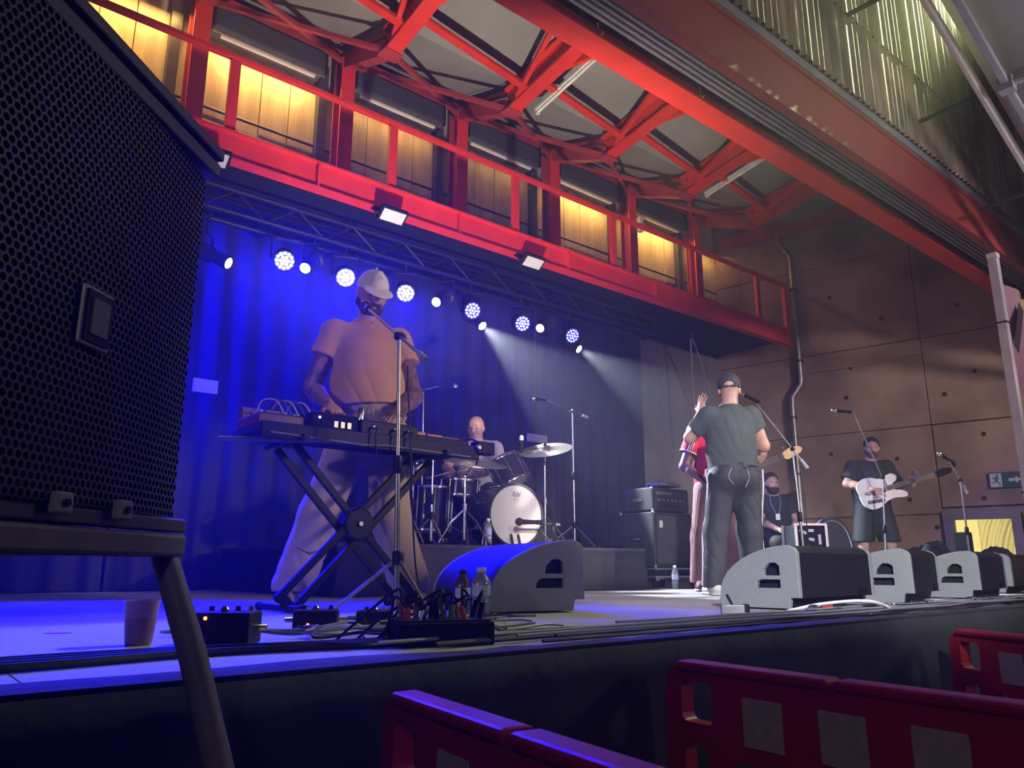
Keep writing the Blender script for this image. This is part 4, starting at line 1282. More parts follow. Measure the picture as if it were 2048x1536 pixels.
pedal('black effects pedal with two red lights nearest the speaker leg', .80, 2.16, .15, .12, .085, [(-.04, .07), (-.055, .025)], R(-38), 4)
pedal('black effects pedal between the stand feet', 1.20, 2.45, .14, .11, .065, [(-.02, .02)], R(-32), 3)
pedal('low black pedal in front of the microphone stand', 1.46, 2.52, .13, .12, .05, [], R(-30), 2)
t = thing('stage_box', (1.22, 1.80, 0), 'black cable stage box with a tangle of plugs at the stage edge', 'stage box')
Mr = Matrix.Rotation(R(-18), 3, 'Z')
MB().box((1.24, 1.79, .03), (.26, .15, .06), Mr).build('case', M_BLACKPAINT, t, bevel=.006)
MB().box((1.24, 1.79, .062), (.24, .13, .006), Mr).build('panel', M_BLACK, t)
rnd = random.Random(3)
plugm = [mat('orange_plug', (.55, .10, .04), .4), M_CHROME, M_BLACK, mat('green_plug', (.08, .2, .08), .5), mat('orange_plug', (.5, .1, .04)), M_BLACK]
for i in range(12):
    q = Mr @ Vector((-.10 + (i % 6) * .04, -.03 + (i // 6) * .06, 0))
    p = Vector((1.24 + q.x, 1.79 + q.y, .064))
    hgt = rnd.uniform(.025, .05)
    MB().tube([p, p + Vector((rnd.uniform(-.01, .01), rnd.uniform(-.01, .01), hgt))], .008, 8).build('plug', plugm[i % 6], t, True)
    e = p + Vector((rnd.uniform(-.14, .12), rnd.uniform(.05, .22), -.066))
    MB().tube(spline([p + Vector((0, 0, hgt)), p + Vector((rnd.uniform(-.03, .03), .02, hgt + .03)), (p + e) / 2 + Vector((0, .02, .04)), e], 6), .004, 6).build('cable_tail', M_BLACK, t, True)

M_CABLE = mat('black_cable', (.012, .012, .014), .35, 0, .1, 30)
M_CABLE2 = mat('grey_cable', (.20, .20, .24), .4, 0, .1, 30)


def cable(label, pts, m=None, r=.006, group='cables on the stage floor'):
    pp = spline([(p[0], p[1], (p[2] if len(p) > 2 else 0) + r) for p in pts], 8)
    tag(MB().tube(pp, r, 6).build('cable', m or M_CABLE, None, True), label, 'cable', group)


rnd = random.Random(11)
for k in range(9):     # runs along the front edge
    y0 = 1.60 + k * .030
    pts = []
    x = .9 + rnd.uniform(0, 1.2)
    while x < 6.6:
        pts.append((x, y0 + rnd.uniform(-.035, .035), .004 + .006 * (k % 3)))
        x += rnd.uniform(.3, .5)
    cable('black cable running along the stage front edge', pts, [M_CABLE, M_CABLE, M_CABLE2][k % 3], rnd.choice((.005, .006, .008)), 'cables along the stage edge')
for k in range(16):    # tangle at the feet of the keyboard stand
    cx, cy = rnd.uniform(.75, 1.75), rnd.uniform(1.85, 2.45)
    pts = []
    a = rnd.uniform(0, 6.3)
    for i in range(9):
        a += rnd.uniform(.2, .9)
        rr = rnd.uniform(.10, .26)
        pts.append((cx + i * .03 + rr * math.cos(a), cy + rr * .6 * math.sin(a), .002 + .022 * rnd.random()))
    cable('looped cable in the tangle in front of the keyboard stand', pts, [M_CABLE, M_CABLE2, M_CABLE][k % 3], rnd.choice((.004, .005)), 'tangled cables at the keyboard stand')
for k in range(4):
    y0 = 1.72 + k * .05
    cable('thick black cable crossing the blue-lit floor near the edge', [(-.6, y0 + .12), (-.1, y0 + .10), (.3, y0 + .12 + .02 * k), (.65, y0 + .16), (.95, y0 + .1), (1.2, y0 + .06)], M_CABLE, .010 - .001 * k, 'thick cables on the blue floor')
cable('white cable loop on the stage edge below the large wedge', [(3.3, 2.0), (3.5, 1.93, .03), (3.7, 1.82, .04), (3.62, 1.68, .01), (3.4, 1.66)], M_WHITE, .007)
for k in range(8):
    cx, cy = 3.2 + k * .5, 1.82
    pts = [(cx + rnd.uniform(-.25, .3) + i * .06, cy + rnd.uniform(-.12, .14), .004 + .02 * rnd.random()) for i in range(8)]
    cable('loose cable among the wedge monitors at the stage edge', pts, [M_CABLE, M_CABLE2][k % 2], .005, 'loose cables at the wedges')
cable('single black cable hanging down beside the microphone stand', [(1.83, 2.95, 1.1), (1.84, 2.93, .8), (1.86, 2.92, .45), (1.90, 2.93, .16), (1.96, 2.9, .01), (2.05, 2.8, 0)], M_CABLE, .004)
cable('black cable climbing the stand of the man in the black cap', [(5.86, 3.33, 1.1), (5.87, 3.32, .7), (5.88, 3.33, .3), (5.92, 3.3, .01), (5.7, 3.0, 0)], M_CABLE, .004)
# DI box and connector on the floor left of the large wedge
t = thing('di_box', (2.98, 2.07, 0), 'small silver connector box on the floor left of the large wedge', 'gear box')
MB().box((2.98, 2.07, .022), (.10, .055, .04), Matrix.Rotation(R(-50), 3, 'Z')).build('case', M_STEEL, t, bevel=.004)
MB().tube([(2.98, 2.07, .04), (2.97, 2.09, .085)], .006, 8).build('upright_plug', M_BLACK, t, True)
MB().box((3.02, 2.03, .025), (.03, .03, .04), Matrix.Rotation(R(-50), 3, 'Z')).build('black_plug', M_BLACK, t, bevel=.004)
t = thing('cable_coupler', (3.52, 1.93, 0), 'red and chrome cable coupler under the large wedge', 'connector')
MB().tube([(3.40, 1.94, .02), (3.50, 1.95, .02)], .014, 10).build('barrel', M_CHROME, t, True)
MB().tube([(3.50, 1.95, .02), (3.56, 1.93, .02)], .016, 10).build('red_sleeve', mat('red_rubber', (.5, .03, .03), .5), t, True)
tag(MB().plate([(-.30, -.08), (.34, -.10), (.36, .09), (-.28, .10)], [], .004, (4.75, 1.80, .004), (.99, .05, 0), (-.05, .99, 0)).build('paper_sheet', mat('white_paper', (.72, .74, .72), .7)),
    'white sheet of paper lying on the stage edge between wedges', 'paper')

# ---------------------------------------------------------------- big foreground loudspeaker on a stand
FD = Vector((math.sin(R(46.2)), math.cos(R(46.2)), 0))     # along the grille, away from the camera
FN = Vector((FD.y, -FD.x, 0))                              # out of the grille
FAR = Vector((.372, 1.268, 0))
zb, zt = .262, .868
Lg = .78
t = thing('loudspeaker', FAR + Vector((0, 0, zb)) - FD * .4, 'large black loudspeaker with a honeycomb grille close to the camera', 'loudspeaker')
# cabinet behind the grille
p = [FAR - FN * .02, FAR - FD * Lg - FN * .02, FAR - FD * Lg - FN * .42, FAR - FN * .42 - FD * .1]
vs = [(q.x, q.y, zb) for q in p] + [(q.x, q.y, zt) for q in p]
MB().add(vs, [(3, 2, 1, 0), (4, 5, 6, 7), (0, 1, 5, 4), (1, 2, 6, 5), (2, 3, 7, 6), (3, 0, 4, 7)]).build('cabinet', M_BLACKPAINT, t, bevel=.008)
# honeycomb grille as real lattice
pit = .0118
mb = MB()
hr = pit / math.sqrt(3)
ri = hr * .74
nx_, nz_ = int(Lg / pit), int((zt - zb - .03) / (pit * math.sqrt(3) / 2))


def gp(s, z, d):
    bul = .028 * math.sin(PI * min(1, max(0, s / Lg)))
    q = FAR - FD * s + FN * (d + bul)
    return (q.x, q.y, z)


for j in range(nz_):
    z = zb + .018 + j * pit * math.sqrt(3) / 2
    for i in range(nx_):
        s = .01 + (i + (.5 if j % 2 else 0)) * pit
        if s > Lg - .01:
            continue
        o = len(mb.v)
        for rr, dd in ((hr, .0), (ri, .0), (ri, -.004)):
            for k in range(6):
                a = PI / 6 + k * PI / 3
                mb.v.append(gp(s + rr * math.cos(a), z + rr * math.sin(a), dd))
        for k in range(6):
            k2 = (k + 1) % 6
            mb.f.append((o + k, o + k2, o + 6 + k2, o + 6 + k))
            mb.f.append((o + 6 + k, o + 6 + k2, o + 12 + k2, o + 12 + k))
o = mb.build('grille', mat('speaker_grille_paint', (.040, .037, .042), .5, .2, .15, 20), t)
o['kind'] = 'stuff'
MB().add([gp(0, zb + .01, -.02), gp(Lg / 2, zb + .01, -.02), gp(Lg, zb + .01, -.02), gp(0, zt - .01, -.02), gp(Lg / 2, zt - .01, -.02), gp(Lg, zt - .01, -.02)],
         [(0, 1, 4, 3), (1, 2, 5, 4)]).build('foam_backing', mat('black_foam', (.006, .006, .007), .95), t)
# rails at top, bottom and end
for z, h in ((zt, .026), (zb, .02)):
    MB().bar(FAR - FD * -.004 + FN * .006 + Vector((0, 0, z)), FAR - FD * Lg + FN * .006 + Vector((0, 0, z)), .026, h).build('edge_rail', mat('rail_grey', (.075, .07, .08), .5, .2), t, bevel=.003)
MB().bar(FAR + FN * .012 + Vector((0, 0, zt + .026)), FAR - FD * Lg + FN * .012 + Vector((0, 0, zt + .026)), .03, .02).build('top_lip', mat('rail_grey', (.1, .1, .1)), t, bevel=.003)
for s in (.18, .30):
    q = FAR - FD * s + FN * .03 + Vector((0, 0, zb + .012))
    MB().box(q, (.03, .012, .026), Matrix.Rotation(R(43.8), 3, 'Z')).build('grille_clip', M_GREYPAINT, t, bevel=.003)
    MB().lathe([(.005, 0), (.005, .003)], q + FN * .007, FN, 8).build('screw', M_BLACK, t)
# badge on the grille
s0, z0 = .285, .505
bd = MB().box(Vector(gp(s0, z0, .006)), (.060, .006, .078), Matrix.Rotation(R(43.8), 3, 'Z')).build('badge', mat('badge_silver', (.30, .28, .32), .4, .3), t, bevel=.003)
MB().box(Vector(gp(s0, z0, .010)), (.049, .004, .066), Matrix.Rotation(R(43.8), 3, 'Z')).build('badge_field', M_BLACK, bd)
MB().box(Vector(gp(s0, z0, .013)), (.032, .003, .046), Matrix.Rotation(R(43.8), 3, 'Z')).build('badge_plate', mat('badge_grey', (.16, .15, .17), .5), bd)
# trestle that carries it
t = thing('speaker_trestle', (FAR.x - .25, FAR.y - .3, -1.05), 'grey metal trestle with a splayed leg under the big loudspeaker', 'stand')
mtr = mat('trestle_grey_paint', (.17, .155, .16), .55, .1, .15, 12)
q0, q1 = FAR + FN * -.0 + Vector((0, 0, zb - .030)), FAR - FD * Lg + Vector((0, 0, zb - .030))
MB().bar(q0, q1, .05, .034).build('top_bar', mtr, t, bevel=.006)
MB().bar(q0 - FN * .36, q1 - FN * .36, .05, .034).build('top_bar', mtr, t, bevel=.006)
for s in (.04, .7):
    MB().bar(q0 - FD * s, q0 - FD * s - FN * .36, .04, .03).build('cross_bar', mtr, t, bevel=.004)
for (b, fx) in ((q0 - FD * .02, Vector((.34, -.28, 0))), (q0 - FD * .02 - FN * .36, Vector((-.20, .10, 0))), (q1 + FD * .06, Vector((.10, -.25, 0))), (q1 + FD * .06 - FN * .36, Vector((-.25, -.1, 0)))):
    e = Vector((b.x, b.y, -1.05)) + fx
    lg = MB().tube([b + Vector((0, 0, -.01)), b.lerp(e, .12) + fx * .01, e], [.019, .020, .022], 10).build('leg', mtr, t, True)
    MB().lathe([(.024, 0), (.026, .03), (.022, .035)], e, (0, 0, 1), 10).build('rubber_foot', M_BLACK, lg, True)

# ---------------------------------------------------------------- red plastic crowd barriers in front of the stage
M_BAR = mat('red_barrier_plastic', (.42, .018, .016), .45, 0, .12, 5, .05, 40)
M_REFL = mat('reflective_patch', (.42, .40, .42), .5, 0, .1, 30)


def barrier(A, B, label, holes_near_A=True, patches=True):
    """A is the end at the stage, B nearer the camera; top at z = -.05"""
    A, B = Vector((A[0], A[1], 0)), Vector((B[0], B[1], 0))
    L = (B - A).length
    ex_ = (B - A).normalized()
    nz = Vector((ex_.y, -ex_.x, 0))
    zt_, z0_ = -.05, -1.0
    t = thing('crowd_barrier', A.lerp(B, .5) + Vector((0, 0, -1.05)), label, 'barrier', 'red crowd barriers')
    H = zt_ - z0_
    outl = [(0, .0), (L, 0), (L, H - .03), (L - .03, H), (.05, H), (.015, H - .015), (0, H - .06)]
    holes = [rrect(.058, .16, H - .135, H - .035, .018), rrect(.062, .135, H - .34, H - .185, .02),
             rrect(.185, .29, H - .34, H - .205, .04), rrect(.36, .47, H - .34, H - .215, .04), rrect(.55, .66, H - .34, H - .215, .04), rrect(.74, .85, H - .34, H - .215, .04),
             rrect(.06, .20, .10, H - .40, .04), rrect(.28, .44, .10, H - .40, .04), rrect(.52, .68, .10, H - .40, .04), rrect(.76, .92, .10, H - .40, .04)]
    holes = [h for h in holes if max(p[0] for p in h) < L - .04]
    o = Vector((A.x, A.y, z0_))
    MB().plate(outl, holes, .045, o, ex_, (0, 0, 1)).build('panel', M_BAR, t, bevel=.006)
    # rolled top edge in two lengths with a notch
    for a, b in ((.05, L * .435), (L * .45, L - .03)):
        MB().bar(o + ex_ * a + Vector((0, 0, H)), o + ex_ * b + Vector((0, 0, H)), .062, .025).build('top_edge', M_BAR, t, bevel=.008)
    for i in range(4):
        s = .31 + i * .206
        if s + .06 > L:
            break
        for sg in (1, -1):
            MB().plate([(-.055, -.055), (.055, -.055), (.055, .055), (-.055, .055)], [], .003, o + ex_ * s + Vector((0, 0, H - .11)) + nz * (.0245 * sg), ex_, (0, 0, 1)).build('reflective_patch', M_REFL, t)
    for s in (.15, L - .2):
        MB().bar(o + ex_ * s - nz * .25 + Vector((0, 0, -.03)), o + ex_ * s + nz * .25 + Vector((0, 0, -.03)), .09, .04).build('foot', M_BLACK, t, bevel=.01)


barrier((1.74, 1.42), (1.65, .30), 'long red plastic barrier with three pale patches in view')
barrier((.885, 1.44), (.73, .35), 'dark red plastic barrier at the bottom middle, mostly in shadow')
barrier((3.47, 1.37), (2.95, .45), 'brighter red plastic barrier cut off at the right edge')

# ---------------------------------------------------------------- people: smooth blended volumes turned into one continuous surface
class Field:
    def __init__(s, lo, hi, h):
        s.h = h
        s.lo = np.array(lo, np.float32)
        n = np.ceil((np.array(hi) - s.lo) / h).astype(int) + 1
        s.F = np.full(tuple(n), .25, np.float32)
        s.ax = [(s.lo[i] + h * np.arange(n[i])).astype(np.float32) for i in range(3)]

    def _win(s, lo, hi):
        sl = []
        for i in range(3):
            a = max(0, int((lo[i] - s.lo[i]) / s.h))
            b = min(s.F.shape[i], int((hi[i] - s.lo[i]) / s.h) + 2)
            sl.append(slice(a, max(a + 1, b)))
        X = s.ax[0][sl[0]][:, None, None]
        Y = s.ax[1][sl[1]][None, :, None]
        Z = s.ax[2][sl[2]][None, None, :]
        return tuple(sl), X, Y, Z

    def _mix(s, sl, d, k, sub=False):
        F = s.F[sl]
        if F.size == 0:
            return
        if sub:
            d = -d
            hh = np.clip(.5 - .5 * (F - d) / max(k, 1e-5), 0, 1)
            s.F[sl] = F + (d - F) * hh + k * hh * (1 - hh)
        else:
            hh = np.clip(.5 + .5 * (F - d) / max(k, 1e-5), 0, 1)
            s.F[sl] = F + (d - F) * hh - k * hh * (1 - hh)

    def cone(s, a, b, ra, rb, k=.02, cuts=(), flat=(1, 1, 1)):
        a, b = np.array(a, float), np.array(b, float)
        m = max(ra, rb) + k + 3 * s.h
        sl, X, Y, Z = s._win(np.minimum(a, b) - m, np.maximum(a, b) + m)
        ab = b - a
        L2 = max(ab @ ab, 1e-9)
        t = np.clip(((X - a[0]) * ab[0] + (Y - a[1]) * ab[1] + (Z - a[2]) * ab[2]) / L2, 0, 1)
        d = np.sqrt(((X - a[0] - t * ab[0]) / flat[0]) ** 2 + ((Y - a[1] - t * ab[1]) / flat[1]) ** 2 + ((Z - a[2] - t * ab[2]) / flat[2]) ** 2) - (ra + (rb - ra) * t)
        for (p, n) in cuts:
            n = np.array(n, float)
            n /= np.linalg.norm(n)
            d = np.maximum(d, (X - p[0]) * n[0] + (Y - p[1]) * n[1] + (Z - p[2]) * n[2])
        s._mix(sl, d, k)
        return s

    def ell(s, c, r, R3=None, k=.02, cuts=(), sub=False):
        """R3 rows are the local axes"""
        c = np.array(c, float)
        m = max(r) + k + 3 * s.h
        sl, X, Y, Z = s._win(c - m, c + m)
        x, y, z = X - c[0], Y - c[1], Z - c[2]
        A = np.eye(3) if R3 is None else np.array(R3, float)
        q = [x * A[i][0] + y * A[i][1] + z * A[i][2] for i in range(3)]
        g = np.sqrt((q[0] / r[0]) ** 2 + (q[1] / r[1]) ** 2 + (q[2] / r[2]) ** 2)
        g2 = np.sqrt((q[0] / r[0] ** 2) ** 2 + (q[1] / r[1] ** 2) ** 2 + (q[2] / r[2] ** 2) ** 2) + 1e-6
        d = g * (g - 1) / g2
        for (p, n) in cuts:
            n = np.array(n, float)
            n /= np.linalg.norm(n)
            d = np.maximum(d, (X - p[0]) * n[0] + (Y - p[1]) * n[1] + (Z - p[2]) * n[2])
        s._mix(sl, d, k, sub)
        return s

    def cut(s, p, n):
        n = np.array(n, float)
        n /= np.linalg.norm(n)
        X, Y, Z = s.ax[0][:, None, None], s.ax[1][None, :, None], s.ax[2][None, None, :]
        s.F = np.maximum(s.F, ((X - p[0]) * n[0] + (Y - p[1]) * n[1] + (Z - p[2]) * n[2]).astype(np.float32))
        return s

    def folds(s, amp, waves):
        """soft cloth folds: waves = [(kx, ky, kz, phase)]"""
        X, Y, Z = s.ax[0][:, None, None], s.ax[1][None, :, None], s.ax[2][None, None, :]
        tot = 0
        for kx, ky, kz, ph in waves:
            w = np.sin(kx * X + ky * Y + kz * Z + ph + 1.6 * np.sin(5.1 * X + 7.3 * Z + 4 * Y + ph))
            md = .45 + .55 * np.sin(7.7 * X - 9.1 * Z + 6 * Y + 2.3 * ph)
            tot = tot + ((1 - np.abs(w)) ** 2.2 - .35) * md
        s.F = s.F + (amp * tot).astype(np.float32)
        return s

    def mesh(s, name, m, parent, mats=None, pick=None):
        F, h = s.F, s.h
        F = np.pad(F, 1, constant_values=.2)
        org = s.lo - h
        S = F < 0
        nx, ny, nz = F.shape
        cnt = np.zeros((nx - 1, ny - 1, nz - 1), np.int8)
        offs = [(i, j, k) for i in (0, 1) for j in (0, 1) for k in (0, 1)]
        for i, j, k in offs:
            cnt += S[i:nx - 1 + i, j:ny - 1 + j, k:nz - 1 + k]
        act = (cnt > 0) & (cnt < 8)
        I = np.argwhere(act)
        if len(I) == 0:
            return None
        idx = -np.ones(act.shape, np.int64)
        idx[act] = np.arange(len(I))
        acc = np.zeros((len(I), 3))
        num = np.zeros(len(I))
        for a in offs:
            for ax in range(3):
                if a[ax]:
                    continue
                b = list(a)
                b[ax] = 1
                f0 = F[I[:, 0] + a[0], I[:, 1] + a[1], I[:, 2] + a[2]]
                f1 = F[I[:, 0] + b[0], I[:, 1] + b[1], I[:, 2] + b[2]]
                mk = (f0 < 0) != (f1 < 0)
                tt = np.where(mk, f0 / np.where(np.abs(f0 - f1) < 1e-9, 1e-9, f0 - f1), 0)
                pos = np.tile(np.array(a, float), (len(I), 1))
                pos[:, ax] += tt
                acc[mk] += pos[mk]
                num[mk] += 1
        V = org + h * (I + acc / num[:, None])
        Q = []
        for ax in range(3):
            o1, o2 = (ax + 1) % 3, (ax + 2) % 3
            sh0 = [slice(None)] * 3
            sh1 = [slice(None)] * 3
            sh0[ax], sh1[ax] = slice(0, F.shape[ax] - 1), slice(1, F.shape[ax])
            ch = S[tuple(sh0)] != S[tuple(sh1)]
            E = np.argwhere(ch)
            E = E[(E[:, o1] > 0) & (E[:, o2] > 0) & (E[:, o1] < F.shape[o1] - 1) & (E[:, o2] < F.shape[o2] - 1)]
            ins = S[E[:, 0], E[:, 1], E[:, 2]]
            q = []
            for d1, d2 in ((-1, -1), (0, -1), (0, 0), (-1, 0)):
                e = E.copy()
                e[:, o1] += d1
                e[:, o2] += d2
                q.append(idx[e[:, 0], e[:, 1], e[:, 2]])
            q = np.stack(q, 1)
            q[~ins] = q[~ins][:, ::-1]
            Q.append(q)
        Q = np.concatenate(Q)
        # one pass of smoothing
        nb = np.zeros_like(V)
        nn = np.zeros(len(V))
        for a, b in ((0, 1), (1, 2), (2, 3), (3, 0)):
            np.add.at(nb, Q[:, a], V[Q[:, b]])
            np.add.at(nn, Q[:, a], 1)
        V = V * .5 + .5 * nb / np.maximum(nn, 1)[:, None]
        me = bpy.data.meshes.new(name)
        me.vertices.add(len(V))
        me.vertices.foreach_set('co', V.astype(np.float32).ravel())
        me.loops.add(len(Q) * 4)
        me.loops.foreach_set('vertex_index', Q.ravel().astype(np.int32))
        me.polygons.add(len(Q))
        me.polygons.foreach_set('loop_start', (np.arange(len(Q)) * 4).astype(np.int32))
        me.polygons.foreach_set('loop_total', np.full(len(Q), 4, np.int32))
        me.polygons.foreach_set('use_smooth', np.ones(len(Q), bool))
        for mm in (mats or [m]):
            me.materials.append(mm)
        if pick is not None:
            C = V[Q].mean(1)
            me.polygons.foreach_set('material_index', pick(C).astype(np.int32))
        me.update()
        me.validate()
        o = bpy.data.objects.new(name, me)
        COL.objects.link(o)
        o.parent = parent
        return o


def nrm(v):
    v = np.array(v, float)
    return v / max(np.linalg.norm(v), 1e-9)


def add_hand(f, wrist, d, n, curl=.5, spread=.25, side=1, k=1.0):
    """d: pointing direction, n: back-of-hand normal, side: +1 thumb on the n x d side"""
    w, d, n = np.array(wrist, float), nrm(d), nrm(n)
    s = nrm(np.cross(n, d)) * side
    n = nrm(np.cross(d, np.cross(n, d)))
    f.ell(w + d * .048 * k, (.043 * k, .055 * k, .018 * k), [s, d, n], .012)
    f.cone(w - d * .02, w + d * .03, .026 * k, .024 * k, .015)
    lens = (.040, .046, .043, .034)
    for i in range(4):
        off = (.030 - i * .020) * k
        p = w + d * (.092 - .004 * abs(i - 1.2)) * k + s * off
        dirn = nrm(d + s * (spread * (.5 - i * .33)))
        L = lens[i] * k
        ang = curl * (.5 + .12 * i)
        r = .0098 - .0006 * i
        for seg in range(3):
            dirn = nrm(dirn * math.cos(ang) - n * math.sin(ang))
            q = p + dirn * L
            f.cone(p, q, r * k, (r - .001) * k, .004)
            p, L, r = q, L * .72, r - .0008
    # thumb leaves the side of the palm near its base
    p = w + d * .028 * k + s * .034 * k
    t1 = nrm(d * .75 + s * .75 - n * .25)
    q = p + t1 * .042 * k
    f.cone(p, q, .014 * k, .0115 * k, .010)
    t2 = nrm(d * .95 + s * .15 - n * (.2 + curl * .3))
    f.cone(q, q + t2 * .034 * k, .0115 * k, .009 * k, .004)


def head_frame(face, tilt=0):
    fwd = nrm(face)
    side = nrm(np.cross(fwd, (0, 0, 1)))          # person's right
    up = nrm(np.cross(side, fwd))
    if tilt:
        side, up = side * math.cos(tilt) + up * math.sin(tilt), up * math.cos(tilt) - side * math.sin(tilt)
    return side, fwd, up


def add_head(f, c, face, neck, k=1.0, tilt=0):
    c = np.array(c, float)
    sd, fw, up = head_frame(face, tilt)
    A = [sd, fw, up]
    P = lambda a, b, u: c + (sd * a + fw * b + up * u) * k
    f.ell(P(0, -.018, .030), (.078 * k, .096 * k, .092 * k), A, .01)
    f.ell(P(0, .020, -.035), (.064 * k, .072 * k, .085 * k), A, .03)
    f.ell(P(0, .048, -.088), (.036 * k, .036 * k, .030 * k), A, .03)
    f.ell(P(0, .078, .028), (.050 * k, .018 * k, .012 * k), A, .015)             # brow
    for s in (-1, 1):
        f.ell(P(.032 * s, .094, .004), (.019 * k, .014 * k, .012 * k), A, .010, sub=True)   # eye sockets
        f.ell(P(.040 * s, .066, -.030), (.024 * k, .020 * k, .022 * k), A, .02)    # cheeks
        f.ell(P(.080 * s, -.006, -.008), (.010 * k, .022 * k, .033 * k), A, .006)  # ears
    f.cone(P(0, .086, .010), P(0, .114, -.028), .009 * k, .015 * k, .010)
    f.ell(P(0, .086, -.058), (.024 * k, .012 * k, .006 * k), A, .006)
    f.ell(P(0, .084, -.070), (.021 * k, .012 * k, .006 * k), A, .006)
    f.cone(P(0, -.020, -.06), neck, .054 * k, .060 * k, .03)
    return P, A


def add_body(f, J, b=1.0, ab=1.0):
    """torso, arms and legs; J holds the joints"""
    g = lambda n: np.array(J[n], float)
    f.cone(g('pelvis'), g('waist'), .135 * b, .125 * b, .06, flat=(1.12, .85, 1))
    f.cone(g('waist'), g('chest'), .125 * b, .150 * b, .06, flat=(1.1, .82, 1))
    f.cone(g('chest'), g('neck'), .135 * b, .060 * b, .06)
    for s in 'LR':
        f.cone(g('chest') * .35 + g('sh' + s) * .65, g('sh' + s), .085 * b, .066 * b, .05)
        f.cone(g('sh' + s), g('el' + s), .056 * ab, .043 * ab, .03)
        f.cone(g('el' + s), g('el' + s) * .7 + g('wr' + s) * .3, .043 * ab, .044 * ab, .015)
        f.cone(g('el' + s) * .7 + g('wr' + s) * .3, g('wr' + s), .044 * ab, .028 * ab, .015)
        f.cone(g('hip' + s), g('kn' + s), .088 * b, .056 * b, .04)
        f.cone(g('kn' + s), g('kn' + s) * .6 + g('an' + s) * .4, .052 * b, .055 * b, .02)
        f.cone(g('kn' + s) * .6 + g('an' + s) * .4, g('an' + s), .055 * b, .036 * b, .02)
        f.cone(g('an' + s), g('toe' + s), .036 * b, .028 * b, .02)


def shoe(t, an, toe, m, sole, h=.006):
    an, toe = np.array(an, float), np.array(toe, float)
    d = nrm((toe - an) * [1, 1, 0])
    lo = np.minimum(an, toe) - .14
    hi = np.maximum(an, toe) + .14
    z = .0
    f = Field((lo[0], lo[1], -.02), (hi[0], hi[1], .16), h)
    heel = an * [1, 1, 0] - d * .055
    tip = an * [1, 1, 0] + d * .175
    f.cone(heel + [0, 0, .050], tip + [0, 0, .036], .042, .036, .02, flat=(1, 1, .95))
    f.cone(an * [1, 1, 0] + [0, 0, .06], an * [1, 1, 0] + [0, 0, .105], .045, .044, .02)
    f.cut((0, 0, .012), (0, 0, -1))
    f.cut((0, 0, .12), (0, 0, 1))
    o = f.mesh('shoe', m, t)
    f = Field((lo[0], lo[1], -.02), (hi[0], hi[1], .06), h)
    f.cone(heel + [0, 0, .02], tip + [0, 0, .018], .046, .040, .01)
    f.cut((0, 0, .022), (0, 0, 1))
    f.cut((0, 0, .001), (0, 0, -1))
    f.mesh('sole', sole, o)


def person(label, base, rz=-39.8):
    t = thing('person', base, label, 'person', None, R(rz), local=True)
    return t


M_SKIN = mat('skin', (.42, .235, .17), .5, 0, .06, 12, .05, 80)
M_SKIN_DK = mat('dark_brown_skin', (.26, .15, .11), .5, 0, .06, 12, .05, 80)  # darker brown skin tone for the bass player
M_TATTOO_SHADE = mat('tattooed_shaded_skin', (.26, .14, .105), .5, 0, .2, 22, .05, 80, col2=(.075, .045, .05), detail=3)  # tattoo pattern, with the shade on the arms darkened into the colour
M_HAIR = mat('dark_hair', (.018, .013, .011), .6, 0, .2, 60, .6, 120)
M_BEARD = mat('grizzled_beard', (.11, .085, .08), .75, 0, .3, 70, .8, 150)
M_EYE = mat('eye', (.02, .015, .015), .2)
M_SOLE = mat('white_rubber_sole', (.6, .6, .6), .6)
M_SHOEBK = mat('black_shoe', (.015, .015, .016), .5)


def eyes(t, P, k=1.0):
    for s in (-1, 1):
        q = P(.032 * s, .080, .002)
        MB().ball(q, .0065 * k, 8, 6).build('eye', M_EYE, t, True)


# ---- keyboard player -------------------------------------------------------------------------------------------
t = person('bearded man in a white cap and tan polo shirt playing the keyboards', (2.149, 3.807, 0))
J = dict(pelvis=(-.01, .0, .95), waist=(-.025, -.01, 1.12), chest=(-.065, .0, 1.39), neck=(-.055, -.005, 1.59),
         shR=(-.235, -.06, 1.515), elR=(-.345, -.07, 1.185), wrR=(-.195, -.27, 1.045),
         shL=(.115, .05, 1.495), elL=(.225, .0, 1.15), wrL=(.185, -.23, 1.025),
         hipR=(-.12, 0, .90), knR=(-.265, -.06, .48), anR=(-.405, .02, .09), toeR=(-.42, -.13, .045),
         hipL=(.09, 0, .90), knL=(.115, -.04, .48), anL=(.225, .04, .09), toeL=(.31, -.10, .045))
f = Field((-.62, -.60, -.02), (.55, .36, 1.96), .0065)
add_body(f, J, 1.0, 1.14)
FACE = (.42, -.82, -.40)
P, A = add_head(f, (-.035, -.035, 1.755), FACE, J['neck'], 1.04, .05)
add_hand(f, J['wrR'], (.62, -.62, -.45), (-.25, .1, .9), .55, .3, -1)
add_hand(f, J['wrL'], (-.40, -.75, -.45), (.25, -.1, .9), .55, .3, 1)
f.mesh('body', M_SKIN, t, [M_SKIN, M_TATTOO_SHADE], lambda C: ((C[:, 2] < 1.42) & (C[:, 2] > .98) & (np.abs(C[:, 0] + .06) > .13)).astype(int))
eyes(t, P)
f = Field((-.30, -.30, 1.5), (.25, .25, 1.85), .005)
f.ell(P(0, .040, -.078), (.062, .062, .055), A, .01)
f.cone(P(-.066, .0, -.05), P(-.03, .06, -.085), .022, .026, .02).cone(P(.066, .0, -.05), P(.03, .06, -.085), .022, .026, .02)
f.cone(P(-.03, .098, -.048), P(.03, .098, -.048), .011, .011, .01)
f.ell(P(0, .105, -.064), (.024, .02, .008), A, .004, sub=True)
f.folds(.0012, [(160, 90, 120, 0), (-120, 140, 150, 1)])
f.mesh('beard', M_BEARD, t)
